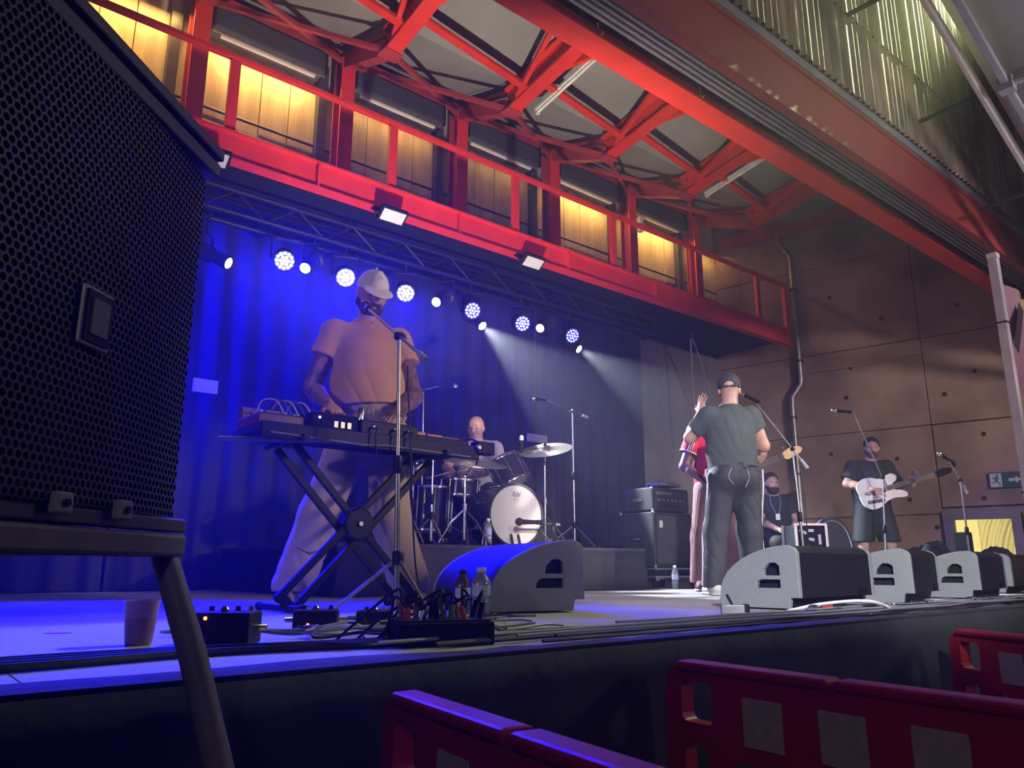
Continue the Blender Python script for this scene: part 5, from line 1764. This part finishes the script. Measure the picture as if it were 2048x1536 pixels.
# white cap
mcap = mat('white_cap_cotton', (.74, .70, .72), .8, 0, .06, 8, .1, 200)
f = Field((-.33, -.36, 1.66), (.30, .26, 1.99), .005)
f.ell(P(0, -.016, .040), (.094, .108, .108), A, .01, cuts=[(P(0, 0, .030), -A[2] + A[1] * .0)])
f.cone(P(0, .06, .115), P(0, .075, .06), .03, .045, .03)
f.mesh('cap', mcap, t)
f = Field((-.33, -.36, 1.60), (.30, .26, 1.92), .0045)
f.ell(P(0, .118, .030) - A[2] * .0, (.086, .098, .012), [A[0], nrm(A[1] - A[2] * .30), nrm(A[2] + A[1] * .30)], .004, cuts=[(P(0, .04, 0), -A[1])])
f.mesh('cap_brim', mcap, t)
q = P(.0, .098, .098)
MB().lathe([(.013, 0), (.013, .003), (.009, .003), (.009, 0)], q, nrm(A[1] + A[2] * .5), 16).build('cap_emblem', mat('cap_emblem_grey', (.25, .24, .28), .6), t)
MB().ball(P(0, -.016, .150), .007, 8, 6).build('cap_button', mcap, t, True)
# polo shirt
mpolo = mat('tan_polo_cotton', (.54, .30, .115), .85, 0, .08, 5, .15, 160)
f = Field((-.48, -.32, .98), (.38, .32, 1.70), .0065)
f.cone((-.02, -.04, 1.06), (-.035, -.05, 1.20), .180, .184, .06, flat=(1.08, .90, 1))
f.cone((-.035, -.05, 1.20), (-.062, -.005, 1.40), .184, .170, .06, flat=(1.06, .86, 1))
f.cone((-.062, -.005, 1.40), (-.056, .0, 1.57), .150, .082, .06)
for s, cutp in (('R', .44), ('L', .44)):
    a, b = np.array(J['sh' + s]), np.array(J['el' + s])
    f.cone(np.array(J['chest']) * .35 + a * .65 + [0, 0, .02], a, .088, .074, .05)
    e = a + (b - a) * cutp
    f.cone(a, e, .074, .086, .035, cuts=[(e, b - a)])
f.folds(0.0075, [(30, 10, 16, .4)])
f.cut((0, 0, 1.085), (.05, .05, -1))
f.cut(np.array(J['neck']) + [0, -.01, .018], (.25, -.55, 1))
f.mesh('shirt', mpolo, t)
for s in (-1, 1):        # collar wings
    sd, fw, up = head_frame((.40, -.92, 0))
    c0 = np.array(J['neck']) + [0, 0, .0]
    pts = []
    for a in np.linspace(.15, 2.6, 9):
        rr = .078
        pts.append(c0 + fw * (math.cos(a) * rr) + sd * (s * math.sin(a) * rr) + up * (.028 * (1 - math.cos(a)) - .03))
    f = Field(np.min(pts, 0) - .05, np.max(pts, 0) + .05, .005)
    for a, b in zip(pts[:-1], pts[1:]):
        f.cone(a, b, .014, .014, .006, flat=(.8, .8, 1.7))
    f.cone(pts[0], pts[0] + fw * .012 + sd * (s * .04) - up * .035, .014, .009, .01, flat=(1, .7, 1))
    f.mesh('collar', mpolo, t)
sd, fw, up = head_frame((.40, -.92, 0))
pk0 = np.array(J['neck']) + fw * .085 - up * .03
f = Field(pk0 - .2, pk0 + .2, .006)
f.cone(pk0, pk0 + fw * .05 - up * .13, .012, .012, .004, flat=(1.2, .5, 1))
f.mesh('button_placket', mpolo, t)
for i in range(3):
    MB().ball(pk0 + fw * (.022 + .016 * i) - up * (.02 + .045 * i), .006, 8, 6).build('button', M_WHITE, t)
# wide trousers
mtro = mat('sand_trousers', (.40, .32, .24), .85, 0, .1, 4, .12, 120)
f = Field((-.66, -.30, .04), (.46, .28, 1.18), .0065)
f.cone(J['pelvis'], (-.02, -.035, 1.12), .164, .168, .05, flat=(1.10, .88, 1))
for s in 'RL':
    h_, k_, a_ = (np.array(J[q + s]) for q in ('hip', 'kn', 'an'))
    f.cone(h_, k_, .122, .108, .05)
    f.cone(k_, a_ + [0, 0, .02], .108, .112, .04, cuts=[(a_ + [0, 0, -.015], (0, 0, -1))])
f.folds(0.0069, [(38, 6, 9, 0)])
f.cut((0, 0, 1.13), (0, 0, 1))
f.cut((0, 0, .07), (0, 0, -1))
f.mesh('trousers', mtro, t)
MB().tube(spline([(.04, -.205, 1.07), (.03, -.22, 1.03), (.05, -.215, .99), (.07, -.205, 1.03), (.06, -.20, 1.07)], 5), .004, 6).build('drawstring', M_GREYPAINT, t, True)
MB().tube([(-.34, -.185, .30), (-.27, -.20, .27), (-.21, -.175, .29)], .005, 6).build('knee_seam', mat('sand_seam', (.2, .15, .12), .9), t)
for s in 'RL':
    shoe(t, J['an' + s], J['toe' + s], mat('pale_suede_shoe', (.42, .38, .36), .8), M_SOLE)

# ---- man in the black cap, seen from behind ---------------------------------------------------------------------
t = person('man in a black cap and dark T-shirt seen from behind with raised hands', (5.041, 3.48, 0))
J = dict(pelvis=(.055, 0, .89), waist=(.05, .0, 1.02), chest=(.05, 0, 1.22), neck=(.062, .0, 1.42),
         shL=(-.105, .0, 1.35), elL=(-.235, .12, 1.20), wrL=(-.105, .26, 1.425),
         shR=(.215, .0, 1.35), elR=(.315, .05, 1.125), wrR=(.20, .26, 1.22),
         hipL=(-.035, 0, .86), knL=(-.10, .03, .46), anL=(-.145, -.01, .085), toeL=(-.16, .14, .045),
         hipR=(.145, 0, .86), knR=(.155, .03, .46), anR=(.165, .03, .085), toeR=(.21, .17, .045))
f = Field((-.48, -.34, -.02), (.52, .55, 1.74), .0075)
add_body(f, J, 1.0, 1.16)
P, A = add_head(f, (.068, .01, 1.565), (.25, .95, -.08), J['neck'], .98)
add_hand(f, J['wrL'], (.15, .15, .95), (-.7, -.5, .1), .25, .3, 1)
add_hand(f, J['wrR'], (-.45, .35, .75), (.6, -.2, .5), .35, .3, -1)
f.mesh('body', M_SKIN, t)
mbc = mat('black_cap_cotton', (.030, .030, .033), .75, 0, .1, 8, .1, 200)
f = Field((-.12, -.2, 1.50), (.28, .22, 1.74), .005)
f.ell(P(0, -.018, .036), (.090, .106, .098), A, .01, cuts=[(P(0, 0, .000), -A[2])])
f.ell(P(0, -.125, .012), (.042, .05, .026), A, .004, sub=True)
f.mesh('cap', mbc, t)
f = Field((-.12, -.2, 1.48), (.28, .26, 1.72), .005)
f.cone(P(-.05, -.10, .0), P(.05, -.10, .0), .010, .010, .004)
f.mesh('cap_strap', mbc, t)
f = Field((-.12, -.1, 1.45), (.32, .32, 1.72), .005)
f.ell(P(0, .118, .012), (.082, .09, .011), [A[0], nrm(A[1] - A[2] * .2), nrm(A[2] + A[1] * .2)], .004, cuts=[(P(0, .04, 0), -A[1])])
f.mesh('cap_brim', mbc, t)
mtee = mat('charcoal_tee', (.060, .072, .068), .85, 0, .15, 4, .15, 140)
f = Field((-.42, -.26, .84), (.50, .30, 1.50), .007)
f.cone((.05, 0, .92), (.05, 0, 1.08), .168, .165, .06, flat=(1.10, .86, 1))
f.cone((.05, 0, 1.08), (.05, 0, 1.24), .165, .172, .06, flat=(1.08, .82, 1))
f.cone((.05, 0, 1.24), (.06, .0, 1.40), .150, .080, .06)
for s, cp in (('L', .66), ('R', .46)):
    a, b = np.array(J['sh' + s]), np.array(J['el' + s])
    f.cone(np.array(J['chest']) * .35 + a * .65 + [0, 0, .015], a, .092, .076, .05)
    e = a + (b - a) * cp
    f.cone(a, e, .076, .084, .035, cuts=[(e, b - a)])
f.folds(0.0063, [(46, 5, 18, .3)])
f.cut((0, 0, .895), (-.06, 0, -1))
f.cut(np.array(J['neck']) + [0, 0, .005], (0, .2, 1))
f.mesh('t_shirt', mtee, t)
mtrk = mat('black_track_trousers', (.022, .023, .026), .7, 0, .15, 4, .12, 100)
f = Field((-.36, -.24, .02), (.40, .30, 1.0), .007)
f.cone((.055, 0, .88), (.052, 0, .96), .158, .155, .05, flat=(1.08, .86, 1))
f.ell((-.02, -.07, .87), (.09, .08, .10), None, .05).ell((.13, -.07, .87), (.09, .08, .10), None, .05)
for s in 'RL':
    h_, k_, a_ = (np.array(J[q + s]) for q in ('hip', 'kn', 'an'))
    f.cone(h_, k_, .112, .092, .05)
    f.cone(k_, a_, .092, .088, .04, cuts=[(a_ + [0, 0, -.03], (0, 0, -1))])
f.folds(0.0052, [(34, 4, 16, 0)])
f.cut((0, 0, .985), (0, 0, 1))
f.cut((0, 0, .055), (0, 0, -1))
f.mesh('track_trousers', mtrk, t)
mstr = mat('white_stripe', (.60, .58, .62), .7)
for pts in ([(-.165, -.02, .93), (-.155, -.02, .80), (-.165, .01, .62), (-.198, .03, .46), (-.215, .0, .28), (-.235, -.02, .07)],
            [(.272, -.02, .93), (.268, -.02, .80), (.256, .01, .62), (.25, .03, .46), (.252, .03, .28), (.256, .02, .07)]):
    MB().tube(spline(pts, 6), .007, 6).build('side_stripe', mstr, t, True)
for pts in ([(.0, -.160, .93), (-.03, -.165, .86), (.0, -.168, .80)], [(.11, -.163, .92), (.12, -.172, .85), (.09, -.170, .78)]):
    MB().tube(spline(pts, 6), .0025, 6).build('pocket_seam', M_GREYPAINT, t, True)
MB().tube(spline([(.06, -.150, .97), (.09, -.155, .965), (.10, -.16, .93), (.13, -.155, .95), (.22, -.10, .95)], 5), .008, 6).build('waist_knot', mtee, t, True)
shoe(t, J['anL'], J['toeL'], mat('white_trainer', (.66, .63, .60), .7), M_SOLE)
shoe(t, J['anR'], J['toeR'], M_SHOEBK, M_SOLE)

# ---- bass player in the red shirt -------------------------------------------------------------------------------
t = person('bass player in a red shirt half hidden behind the man in the cap', (5.677, 4.251, 0))
J = dict(pelvis=(.18, .02, .89), waist=(.18, .02, 1.03), chest=(.20, .02, 1.24), neck=(.24, .0, 1.44),
         shR=(.02, .0, 1.37), elR=(-.095, .0, 1.085), wrR=(.06, -.15, .93),
         shL=(.38, .02, 1.37), elL=(.50, -.04, 1.11), wrL=(.52, -.20, 1.09),
         hipR=(.09, 0, .86), knR=(.02, -.02, .46), anR=(-.01, .0, .085), toeR=(-.04, -.14, .045),
         hipL=(.27, 0, .86), knL=(.28, -.02, .46), anL=(.29, .0, .085), toeL=(.33, -.13, .045))
f = Field((-.30, -.45, -.02), (.70, .36, 1.76), .009)
add_body(f, J)
P, A = add_head(f, (.33, -.02, 1.55), (.1, -.95, -.2), J['neck'], .98)
add_hand(f, J['wrR'], (.7, -.3, -.5), (-.3, -.7, .3), .6, .2, 1)
add_hand(f, J['wrL'], (.3, -.4, .6), (.2, -.6, -.4), .9, .2, 1)
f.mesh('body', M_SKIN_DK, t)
eyes(t, P)
f = Field((.18, -.2, 1.46), (.48, .16, 1.72), .008)
f.ell(P(0, -.024, .040), (.086, .100, .092), A, .01, cuts=[(P(0, .03, .02), A[1] * .8 - A[2] * .5)])
f.mesh('hair', M_HAIR, t)
mred = mat('red_jersey', (.62, .015, .035), .8, 0, .08, 5, .12, 120)
f = Field((-.20, -.24, .74), (.62, .28, 1.52), .008)
f.cone((.17, .02, .80), (.18, .02, 1.05), .165, .16, .06, flat=(1.1, .84, 1))
f.cone((.18, .02, 1.05), (.20, .02, 1.25), .16, .165, .06, flat=(1.08, .82, 1))
f.cone((.20, .02, 1.25), (.24, .0, 1.42), .145, .078, .06)
for s in 'RL':
    a, b = np.array(J['sh' + s]), np.array(J['el' + s])
    f.cone(np.array(J['chest']) * .35 + a * .65, a, .10, .078, .05)
    e = a + (b - a) * .58
    f.cone(a, e, .075, .080, .03, cuts=[(e, b - a)])
f.folds(0.0057, [(44, 5, 26, .3)])
f.cut((0, 0, .80), (0, 0, -1))
f.cut(np.array(J['neck']) + [0, 0, .01], (0, -.3, 1))
f.mesh('jersey', mred, t)
a, b = np.array(J['shR']), np.array(J['elR'])
dd = nrm(b - a)
for i in range(3):
    o_ = np.array((-.030 + .018 * i, -.078, .0))
    MB().tube([a + o_ + dd * .02, a + o_ * 1.06 + dd * .16], .005, 6).build('sleeve_stripe', M_WHITE, t)
e = a + (b - a) * .57
MB().lathe([(.080, 0), (.084, .003), (.084, .012), (.080, .014)], e - dd * .006, dd, 22, False).build('sleeve_cuff', M_WHITE, t, True)
mpp = mat('rose_trousers', (.30, .16, .16), .8, 0, .12, 4, .1, 90)
f = Field((-.22, -.24, .02), (.52, .28, .98), .009)
f.cone(J['pelvis'], (.18, .02, .95), .155, .15, .05, flat=(1.1, .86, 1))
for s in 'RL':
    h_, k_, a_ = (np.array(J[q + s]) for q in ('hip', 'kn', 'an'))
    f.cone(h_, k_, .108, .088, .05)
    f.cone(k_, a_, .088, .082, .04)
f.folds(0.0052, [(34, 4, 18, 0)])
f.cut((0, 0, .07), (0, 0, -1))
f.mesh('trousers', mpp, t)
MB().tube(spline([(.0, -.10, .86), (-.03, -.08, .65), (-.05, -.09, .46), (-.075, -.075, .26), (-.085, -.06, .08)], 6), .006, 6).build('side_stripe', mat('pale_rose_stripe', (.6, .4, .38), .7), t, True)
for s in 'RL':
    shoe(t, J['an' + s], J['toe' + s], mat('brown_shoe', (.12, .05, .04), .6), M_SOLE, .008)


def guitar(label, body_c, neck_dir, up_hint, M_body, M_neck, k, headstock, base, bass=False):
    """solid body guitar built in the player's local frame"""
    t = thing('guitar', base, label, 'guitar', None, R(-39.8), local=True)
    c = Vector(body_c)
    ex_ = Vector(neck_dir).normalized()
    nrm_ = Vector(up_hint).normalized()                 # out of the front of the guitar
    ey_ = nrm_.cross(ex_).normalized()                  # up across the strings
    nrm_ = ex_.cross(ey_).normalized()
    out = [(-.20, .02), (-.19, .10), (-.12, .155), (-.03, .15), (.04, .115), (.10, .125), (.17, .135), (.215, .10), (.195, .055), (.15, .03), (.15, -.03),
           (.19, -.045), (.245, -.085), (.24, -.125), (.19, -.125), (.12, -.11), (.04, -.12), (-.04, -.16), (-.13, -.16), (-.19, -.10)]
    sm = [(p.x * k, p.y * k) for p in spline([Vector((a, b, 0)) for a, b in out + out[:1]], 4)][:-1]
    MB().plate(sm, [], .045, c, ex_, ey_).build('body', M_body, t, bevel=.006)
    F_ = c + nrm_ * .024
    L = (.40 if bass else .47) * 1.0
    e = c + ex_ * (.14 * k + L) + nrm_ * .012
    MB().bar(c + ex_ * .10 * k + nrm_ * .014, e, .052, .026, nrm_).build('neck', M_neck, t, bevel=.006)
    MB().bar(c + ex_ * .08 * k + nrm_ * .031, e + nrm_ * .017, .052, .008, nrm_).build('fingerboard', mat('rosewood', (.05, .025, .02), .5), t)
    for i in range(14):
        p = (c + ex_ * .16 * k + nrm_ * .036).lerp(e + nrm_ * .022, 1 - 2 ** (-i / 12) * 1.0) if False else (e + nrm_ * .022).lerp(c + ex_ * .12 * k + nrm_ * .036, 1 - 2 ** (-(i + 1) / 9))
        MB().bar(p - ey_ * .025, p + ey_ * .025, .003, .003, nrm_).build('fret', M_CHROME, t)
    hs = [(0, -.026), (.03, -.045), (.16, -.03), (.19, .0), (.17, .03), (.10, .045), (.03, .035), (0, .026)]
    MB().plate(hs, [], .016, e + nrm_ * .002, ex_, ey_).build('headstock', headstock, t, bevel=.003)
    nt = 4 if bass else 6
    for i in range(nt):
        p = e + ex_ * (.03 + .13 * i / nt) + ey_ * .058
        MB().tube([p - ey_ * .016, p + ey_ * .006], .005, 6).build('tuner_post', M_CHROME, t)
        MB().box(p + ey_ * .012, (.011, .011, .009)).build('tuner', M_CHROME, t, bevel=.004)
    for i in range(nt):
        o_ = ey_ * (-.018 + .036 * i / (nt - 1))
        MB().tube([c - ex_ * .13 * k + o_ + nrm_ * .034, e + o_ + nrm_ * .026], .0012, 4).build('string', M_STEEL, t)
    MB().box(c - ex_ * .125 * k + nrm_ * .028, (.06, .05, .012)).build('bridge', M_CHROME, t, bevel=.003)
    for d_ in (-.06, .05):
        MB().bar(c + ex_ * d_ * k - ey_ * .034 + nrm_ * .027, c + ex_ * d_ * k + ey_ * .034 + nrm_ * .027, .022, .010, nrm_).build('pickup', M_BLACK, t, bevel=.003)
    MB().bar(c + ex_ * (-.15 * k) - ey_ * .085 * k + nrm_ * .025, c + ex_ * (.02 * k) - ey_ * .105 * k + nrm_ * .025, .035, .006, nrm_).build('control_plate', M_DKMETAL, t, bevel=.003)
    for i in range(3):
        p = (c + ex_ * (-.13 * k) - ey_ * .088 * k).lerp(c - ey_ * .103 * k, i / 2) + nrm_ * .028
        MB().lathe([(.010, 0), (.009, .014)], p, nrm_, 10).build('knob', M_CHROME, t, True)
    # strap
    MB().tube([c - ex_ * .19 * k, c - ex_ * .22 * k + ey_ * .12 - nrm_ * .04], .012, 6).build('strap_end', M_BLACK, t)


guitar('bass guitar whose pale wooden headstock shows beside the man in the cap', (.235, -.20, .955), (.86, .02, .34), (.1, -1, 0), mat('sunburst_red', (.25, .05, .03), .3), mat('maple', (.60, .36, .18), .4),
       .95, mat('maple', (.6, .36, .18)), (5.677, 4.251, 0), True)

# ---- guitarist at the right -------------------------------------------------------------------------------------
t = person('bearded guitarist in a black T-shirt and black shorts at the right', (8.716, 4.192, 0))
J = dict(pelvis=(.07, 0, .86), waist=(.075, .0, 1.0), chest=(.09, 0, 1.20), neck=(.105, -.01, 1.395),
         shR=(-.105, -.02, 1.325), elR=(-.21, -.05, 1.125), wrR=(.0, -.23, 1.035),
         shL=(.285, .02, 1.325), elL=(.37, -.06, 1.07), wrL=(.42, -.27, 1.10),
         hipR=(-.02, 0, .83), knR=(-.08, -.02, .45), anR=(-.11, .0, .085), toeR=(-.13, -.14, .045),
         hipL=(.165, 0, .83), knL=(.225, -.02, .45), anL=(.26, .02, .085), toeL=(.30, -.12, .045))
f = Field((-.42, -.52, -.02), (.64, .36, 1.72), .0085)
add_body(f, J, 1.0, 1.12)
P, A = add_head(f, (.125, -.02, 1.535), (-.30, -.93, -.10), J['neck'], .98, .06)
add_hand(f, J['wrR'], (.75, -.25, -.25), (-.2, -.8, .3), .6, .2, -1)
add_hand(f, J['wrL'], (.25, -.25, .75), (.2, .5, -.5), 1.0, .2, -1)
f.mesh('body', M_SKIN, t)
eyes(t, P)
f = Field((-.05, -.24, 1.38), (.30, .18, 1.70), .006)
f.ell(P(0, -.020, .042), (.087, .104, .092), A, .01, cuts=[(P(0, .05, .062), A[1] * .9 - A[2] * .8)])
f.folds(.002, [(90, 60, 80, 0), (-80, 70, 60, 1)])
f.mesh('hair', M_HAIR, t)
f = Field((-.05, -.28, 1.32), (.30, .18, 1.62), .006)
f.ell(P(0, .045, -.085), (.058, .056, .056), A, .01)
f.cone(P(-.064, .0, -.05), P(-.03, .06, -.085), .020, .024, .02).cone(P(.064, .0, -.05), P(.03, .06, -.085), .020, .024, .02)
f.cone(P(-.028, .094, -.047), P(.028, .094, -.047), .010, .010, .008)
f.mesh('beard', mat('brown_beard', (.16, .09, .06), .75, 0, .3, 70, .8, 150), t)
mblk = mat('black_tee', (.018, .018, .024), .85, 0, .15, 4, .12, 120)
f = Field((-.36, -.26, .78), (.50, .28, 1.48), .008)
f.cone((.07, 0, .86), (.075, 0, 1.05), .182, .180, .06, flat=(1.1, .9, 1))
f.cone((.075, 0, 1.05), (.09, 0, 1.22), .180, .178, .06, flat=(1.08, .86, 1))
f.cone((.09, 0, 1.22), (.105, .0, 1.375), .150, .080, .06)
for s in 'RL':
    a, b = np.array(J['sh' + s]), np.array(J['el' + s])
    f.cone(np.array(J['chest']) * .35 + a * .65, a, .10, .084, .05)
    e = a + (b - a) * .78
    f.cone(a, e, .080, .088, .03, cuts=[(e, b - a)])
f.folds(0.0057, [(44, 5, 26, .3)])
f.cut((0, 0, .83), (0, 0, -1))
f.cut(np.array(J['neck']) + [0, 0, .005], (0, -.3, 1))
f.mesh('t_shirt', mblk, t)
f = Field((-.28, -.24, .36), (.46, .28, .98), .008)
f.cone(J['pelvis'], (.07, 0, .92), .168, .165, .05, flat=(1.1, .88, 1))
for s in 'RL':
    h_, k_ = (np.array(J[q + s]) for q in ('hip', 'kn'))
    f.cone(h_, k_, .118, .118, .05, cuts=[(k_ + [0, 0, .03], (0, 0, -1))])
f.folds(0.0052, [(34, 4, 18, 0)])
f.mesh('shorts', mat('black_shorts', (.012, .013, .013), .8, 0, .15, 4, .12, 90), t)
for s in 'RL':
    shoe(t, J['an' + s], J['toe' + s], M_SHOEBK, M_SOLE, .008)
guitar('white solid body electric guitar held by the guitarist', (.055, -.225, 1.025), (.90, -.16, .26), (-.12, -1, .10), mat('cream_lacquer', (.72, .68, .58), .25), mat('maple', (.6, .36, .18)),
       1.08, mat('dark_headstock', (.02, .014, .010), .85, spec=.1), (8.716, 4.192, 0))
tg = None
MB_pts = [(.26, -.10, 1.33), (.10, -.19, 1.28), (-.06, -.24, 1.16), (-.14, -.22, 1.06)]

# ---- crew member sitting in the shade ---------------------------------------------------------------------------
t = person('bearded crew member in a black shirt sitting in the shadow at the back', (8.24, 5.109, 0))
J = dict(pelvis=(.06, .05, .50), waist=(.06, .03, .64), chest=(.06, 0, .86), neck=(.03, -.03, 1.03),
         shR=(-.11, .0, .97), elR=(-.15, -.10, .72), wrR=(-.02, -.28, .62),
         shL=(.225, .0, .97), elL=(.265, -.10, .72), wrL=(.14, -.28, .62),
         hipR=(-.03, .02, .48), knR=(-.08, -.40, .46), anR=(-.08, -.42, .085), toeR=(-.08, -.56, .045),
         hipL=(.15, .02, .48), knL=(.20, -.40, .46), anL=(.20, -.42, .085), toeL=(.20, -.56, .045))
f = Field((-.36, -.70, -.02), (.46, .34, 1.34), .0095)
add_body(f, J)
P, A = add_head(f, (.018, -.05, 1.175), (.1, -.97, -.05), J['neck'], .98)
add_hand(f, J['wrR'], (.5, -.6, -.1), (0, -.2, 1), .5, .2, -1)
add_hand(f, J['wrL'], (-.5, -.6, -.1), (0, -.2, 1), .5, .2, 1)
f.mesh('body', M_SKIN, t)
eyes(t, P)
f = Field((-.16, -.26, 1.0), (.20, .14, 1.34), .008)
f.ell(P(0, -.022, .042), (.088, .104, .092), A, .01, cuts=[(P(0, .05, .062), A[1] * .9 - A[2] * .8)])
f.mesh('hair', M_HAIR, t)
f = Field((-.16, -.26, .96), (.20, .14, 1.24), .008)
f.ell(P(0, .045, -.085), (.062, .056, .062), A, .01)
f.cone(P(-.064, .0, -.05), P(-.03, .06, -.085), .022, .026, .02).cone(P(.064, .0, -.05), P(.03, .06, -.085), .022, .026, .02)
f.mesh('beard', M_HAIR, t)
f = Field((-.30, -.30, .40), (.42, .30, 1.10), .0095)
f.cone((.06, .05, .48), (.06, .03, .68), .168, .165, .06, flat=(1.1, .9, 1))
f.cone((.06, .03, .68), (.06, 0, .88), .165, .168, .06, flat=(1.08, .86, 1))
f.cone((.06, 0, .88), (.03, -.03, 1.01), .145, .078, .06)
for s in 'RL':
    a, b = np.array(J['sh' + s]), np.array(J['el' + s])
    f.cone(np.array(J['chest']) * .35 + a * .65, a, .10, .080, .05)
    e = a + (b - a) * .66
    f.cone(a, e, .078, .084, .03, cuts=[(e, b - a)])
f.folds(0.0057, [(44, 5, 26, .3)])
f.cut(np.array(J['neck']) + [0, 0, .008], (0, -.3, 1))
f.mesh('shirt', mblk, t)
f = Field((-.26, -.60, .02), (.40, .30, .66), .0095)
f.cone(J['pelvis'], (.06, .04, .56), .160, .155, .05, flat=(1.1, .9, 1))
for s in 'RL':
    h_, k_, a_ = (np.array(J[q + s]) for q in ('hip', 'kn', 'an'))
    f.cone(h_, k_, .105, .085, .05).cone(k_, a_, .085, .07, .04)
f.mesh('trousers', mat('black_shorts', (.012, .013, .013)), t)
MB().tube(spline([(-.03, -.10, 1.03), (-.04, -.155, .92), (.02, -.175, .80), (.07, -.16, .92), (.08, -.10, 1.03)], 5), .004, 6).build('lanyard', M_GREYPAINT, t, True)
MB().box((.02, -.18, .77), (.05, .004, .07)).build('pass_card', M_WHITE, t)
for s in 'RL':
    shoe(t, J['an' + s], J['toe' + s], M_SHOEBK, M_SOLE, .009)
t = thing('flight_case', (8.24, 5.109, 0), 'black flight case the seated crew member sits on', 'flight case', None, R(-39.8), local=True)
MB().box((.06, .10, .18), (.5, .36, .36)).build('box', M_BLACKPAINT, t, bevel=.008)
for x in (-.19, .31):
    MB().box((x, -.08, .18), (.02, .02, .37)).build('edge_strip', M_CORNER, t)
t = thing('grey_amplifier', (7.7, 4.45, 0), 'grey-fronted practice amplifier tilted back in front of the crew member', 'amplifier', None, R(-39.8), local=True)
Mx = Matrix.Rotation(R(-12), 3, 'X')
MB().box((.02, 0, .24), (.36, .24, .44), Mx).build('box', M_AMP, t, bevel=.01)
MB().box((.02, -.125, .22), (.31, .008, .34), Mx).build('grille_cloth', mat('grey_grille_cloth', (.16, .16, .17), .9, 0, .2, 90, .3, 250), t, bevel=.004)
MB().box((.02, -.13, .215), (.40, .006, .02), Mx @ Matrix.Rotation(R(35), 3, 'Y')).build('strap', M_BLACK, t)
MB().box((.02, -.10, .425), (.31, .008, .05), Mx).build('control_panel', M_DKMETAL, t)

# ---- drummer ----------------------------------------------------------------------------------------------------
t = person('bald drummer in a pale shirt sitting behind the drum kit', (4.56, 6.03, .37))
J = dict(pelvis=(.0, .02, .57), waist=(.0, .0, .70), chest=(.0, -.02, .90), neck=(.0, -.05, 1.04),
         shR=(-.185, -.03, .965), elR=(-.27, -.20, .76), wrR=(-.20, -.42, .69),
         shL=(.185, -.03, .965), elL=(.25, -.20, .76), wrL=(.06, -.40, .72),
         hipR=(-.10, 0, .54), knR=(-.26, -.36, .50), anR=(-.26, -.34, .085), toeR=(-.26, -.46, .045),
         hipL=(.10, 0, .54), knL=(.28, -.34, .50), anL=(.30, -.30, .085), toeL=(.32, -.42, .045))
f = Field((-.42, -.70, -.02), (.42, .30, 1.34), .009)
add_body(f, J)
P, A = add_head(f, (.0, -.07, 1.165), (-.25, -.93, -.22), J['neck'], 1.0)
add_hand(f, J['wrR'], (-.1, -.8, -.2), (-.3, -.1, .9), 1.0, .1, -1)
add_hand(f, J['wrL'], (-.2, -.8, -.1), (.3, -.1, .9), 1.0, .1, 1)
f.mesh('body', M_SKIN, t)
eyes(t, P)
f = Field((-.42, -.36, .46), (.42, .26, 1.10), .009)
f.cone((0, .02, .56), (0, .0, .72), .162, .160, .06, flat=(1.1, .9, 1))
f.cone((0, .0, .72), (0, -.02, .92), .160, .165, .06, flat=(1.08, .86, 1))
f.cone((0, -.02, .92), (0, -.05, 1.03), .14, .076, .06)
for s in 'RL':
    a, b = np.array(J['sh' + s]), np.array(J['el' + s])
    f.cone(np.array(J['chest']) * .35 + a * .65, a, .10, .080, .05)
    e = a + (b - a) * .66
    f.cone(a, e, .078, .086, .03, cuts=[(e, b - a)])
f.folds(0.0057, [(44, 5, 26, .3)])
f.cut(np.array(J['neck']) + [0, 0, .008], (0, -.3, 1))
f.mesh('shirt', mat('pale_grey_shirt', (.42, .40, .46), .85, 0, .1, 4, .12, 100), t)
f = Field((-.42, -.60, .02), (.42, .24, .72), .010)
f.cone(J['pelvis'], (0, .02, .62), .160, .155, .05, flat=(1.1, .9, 1))
for s in 'RL':
    h_, k_, a_ = (np.array(J[q + s]) for q in ('hip', 'kn', 'an'))
    f.cone(h_, k_, .105, .085, .05).cone(k_, a_, .085, .07, .04)
f.mesh('trousers', mat('black_shorts', (.012, .013, .013)), t)
for s in 'RL':
    shoe(t, J['an' + s], J['toe' + s], M_SHOEBK, M_SOLE, .009)
for lab, a, b in (('drumstick in the drummer\'s hand above the left cymbal stand', (-.17, -.44, .70), (-.40, -.72, .60)), ('drumstick in the drummer\'s hand over the snare drum', (.03, -.44, .73), (-.13, -.70, .66))):
    s = thing('drumstick', (4.56, 6.03, .37), lab, 'drumstick', 'drumsticks', R(-39.8), local=True)
    a, b = Vector(a), Vector(b)
    MB().tube([a, a.lerp(b, .8), b], [.008, .007, .004], 8).build('shaft', mat('pale_hickory', (.65, .55, .42), .5), s, True)
    MB().ball(b, .007, 8, 6).build('tip', mat('pale_hickory', (.6, .5, .4)), s, True)
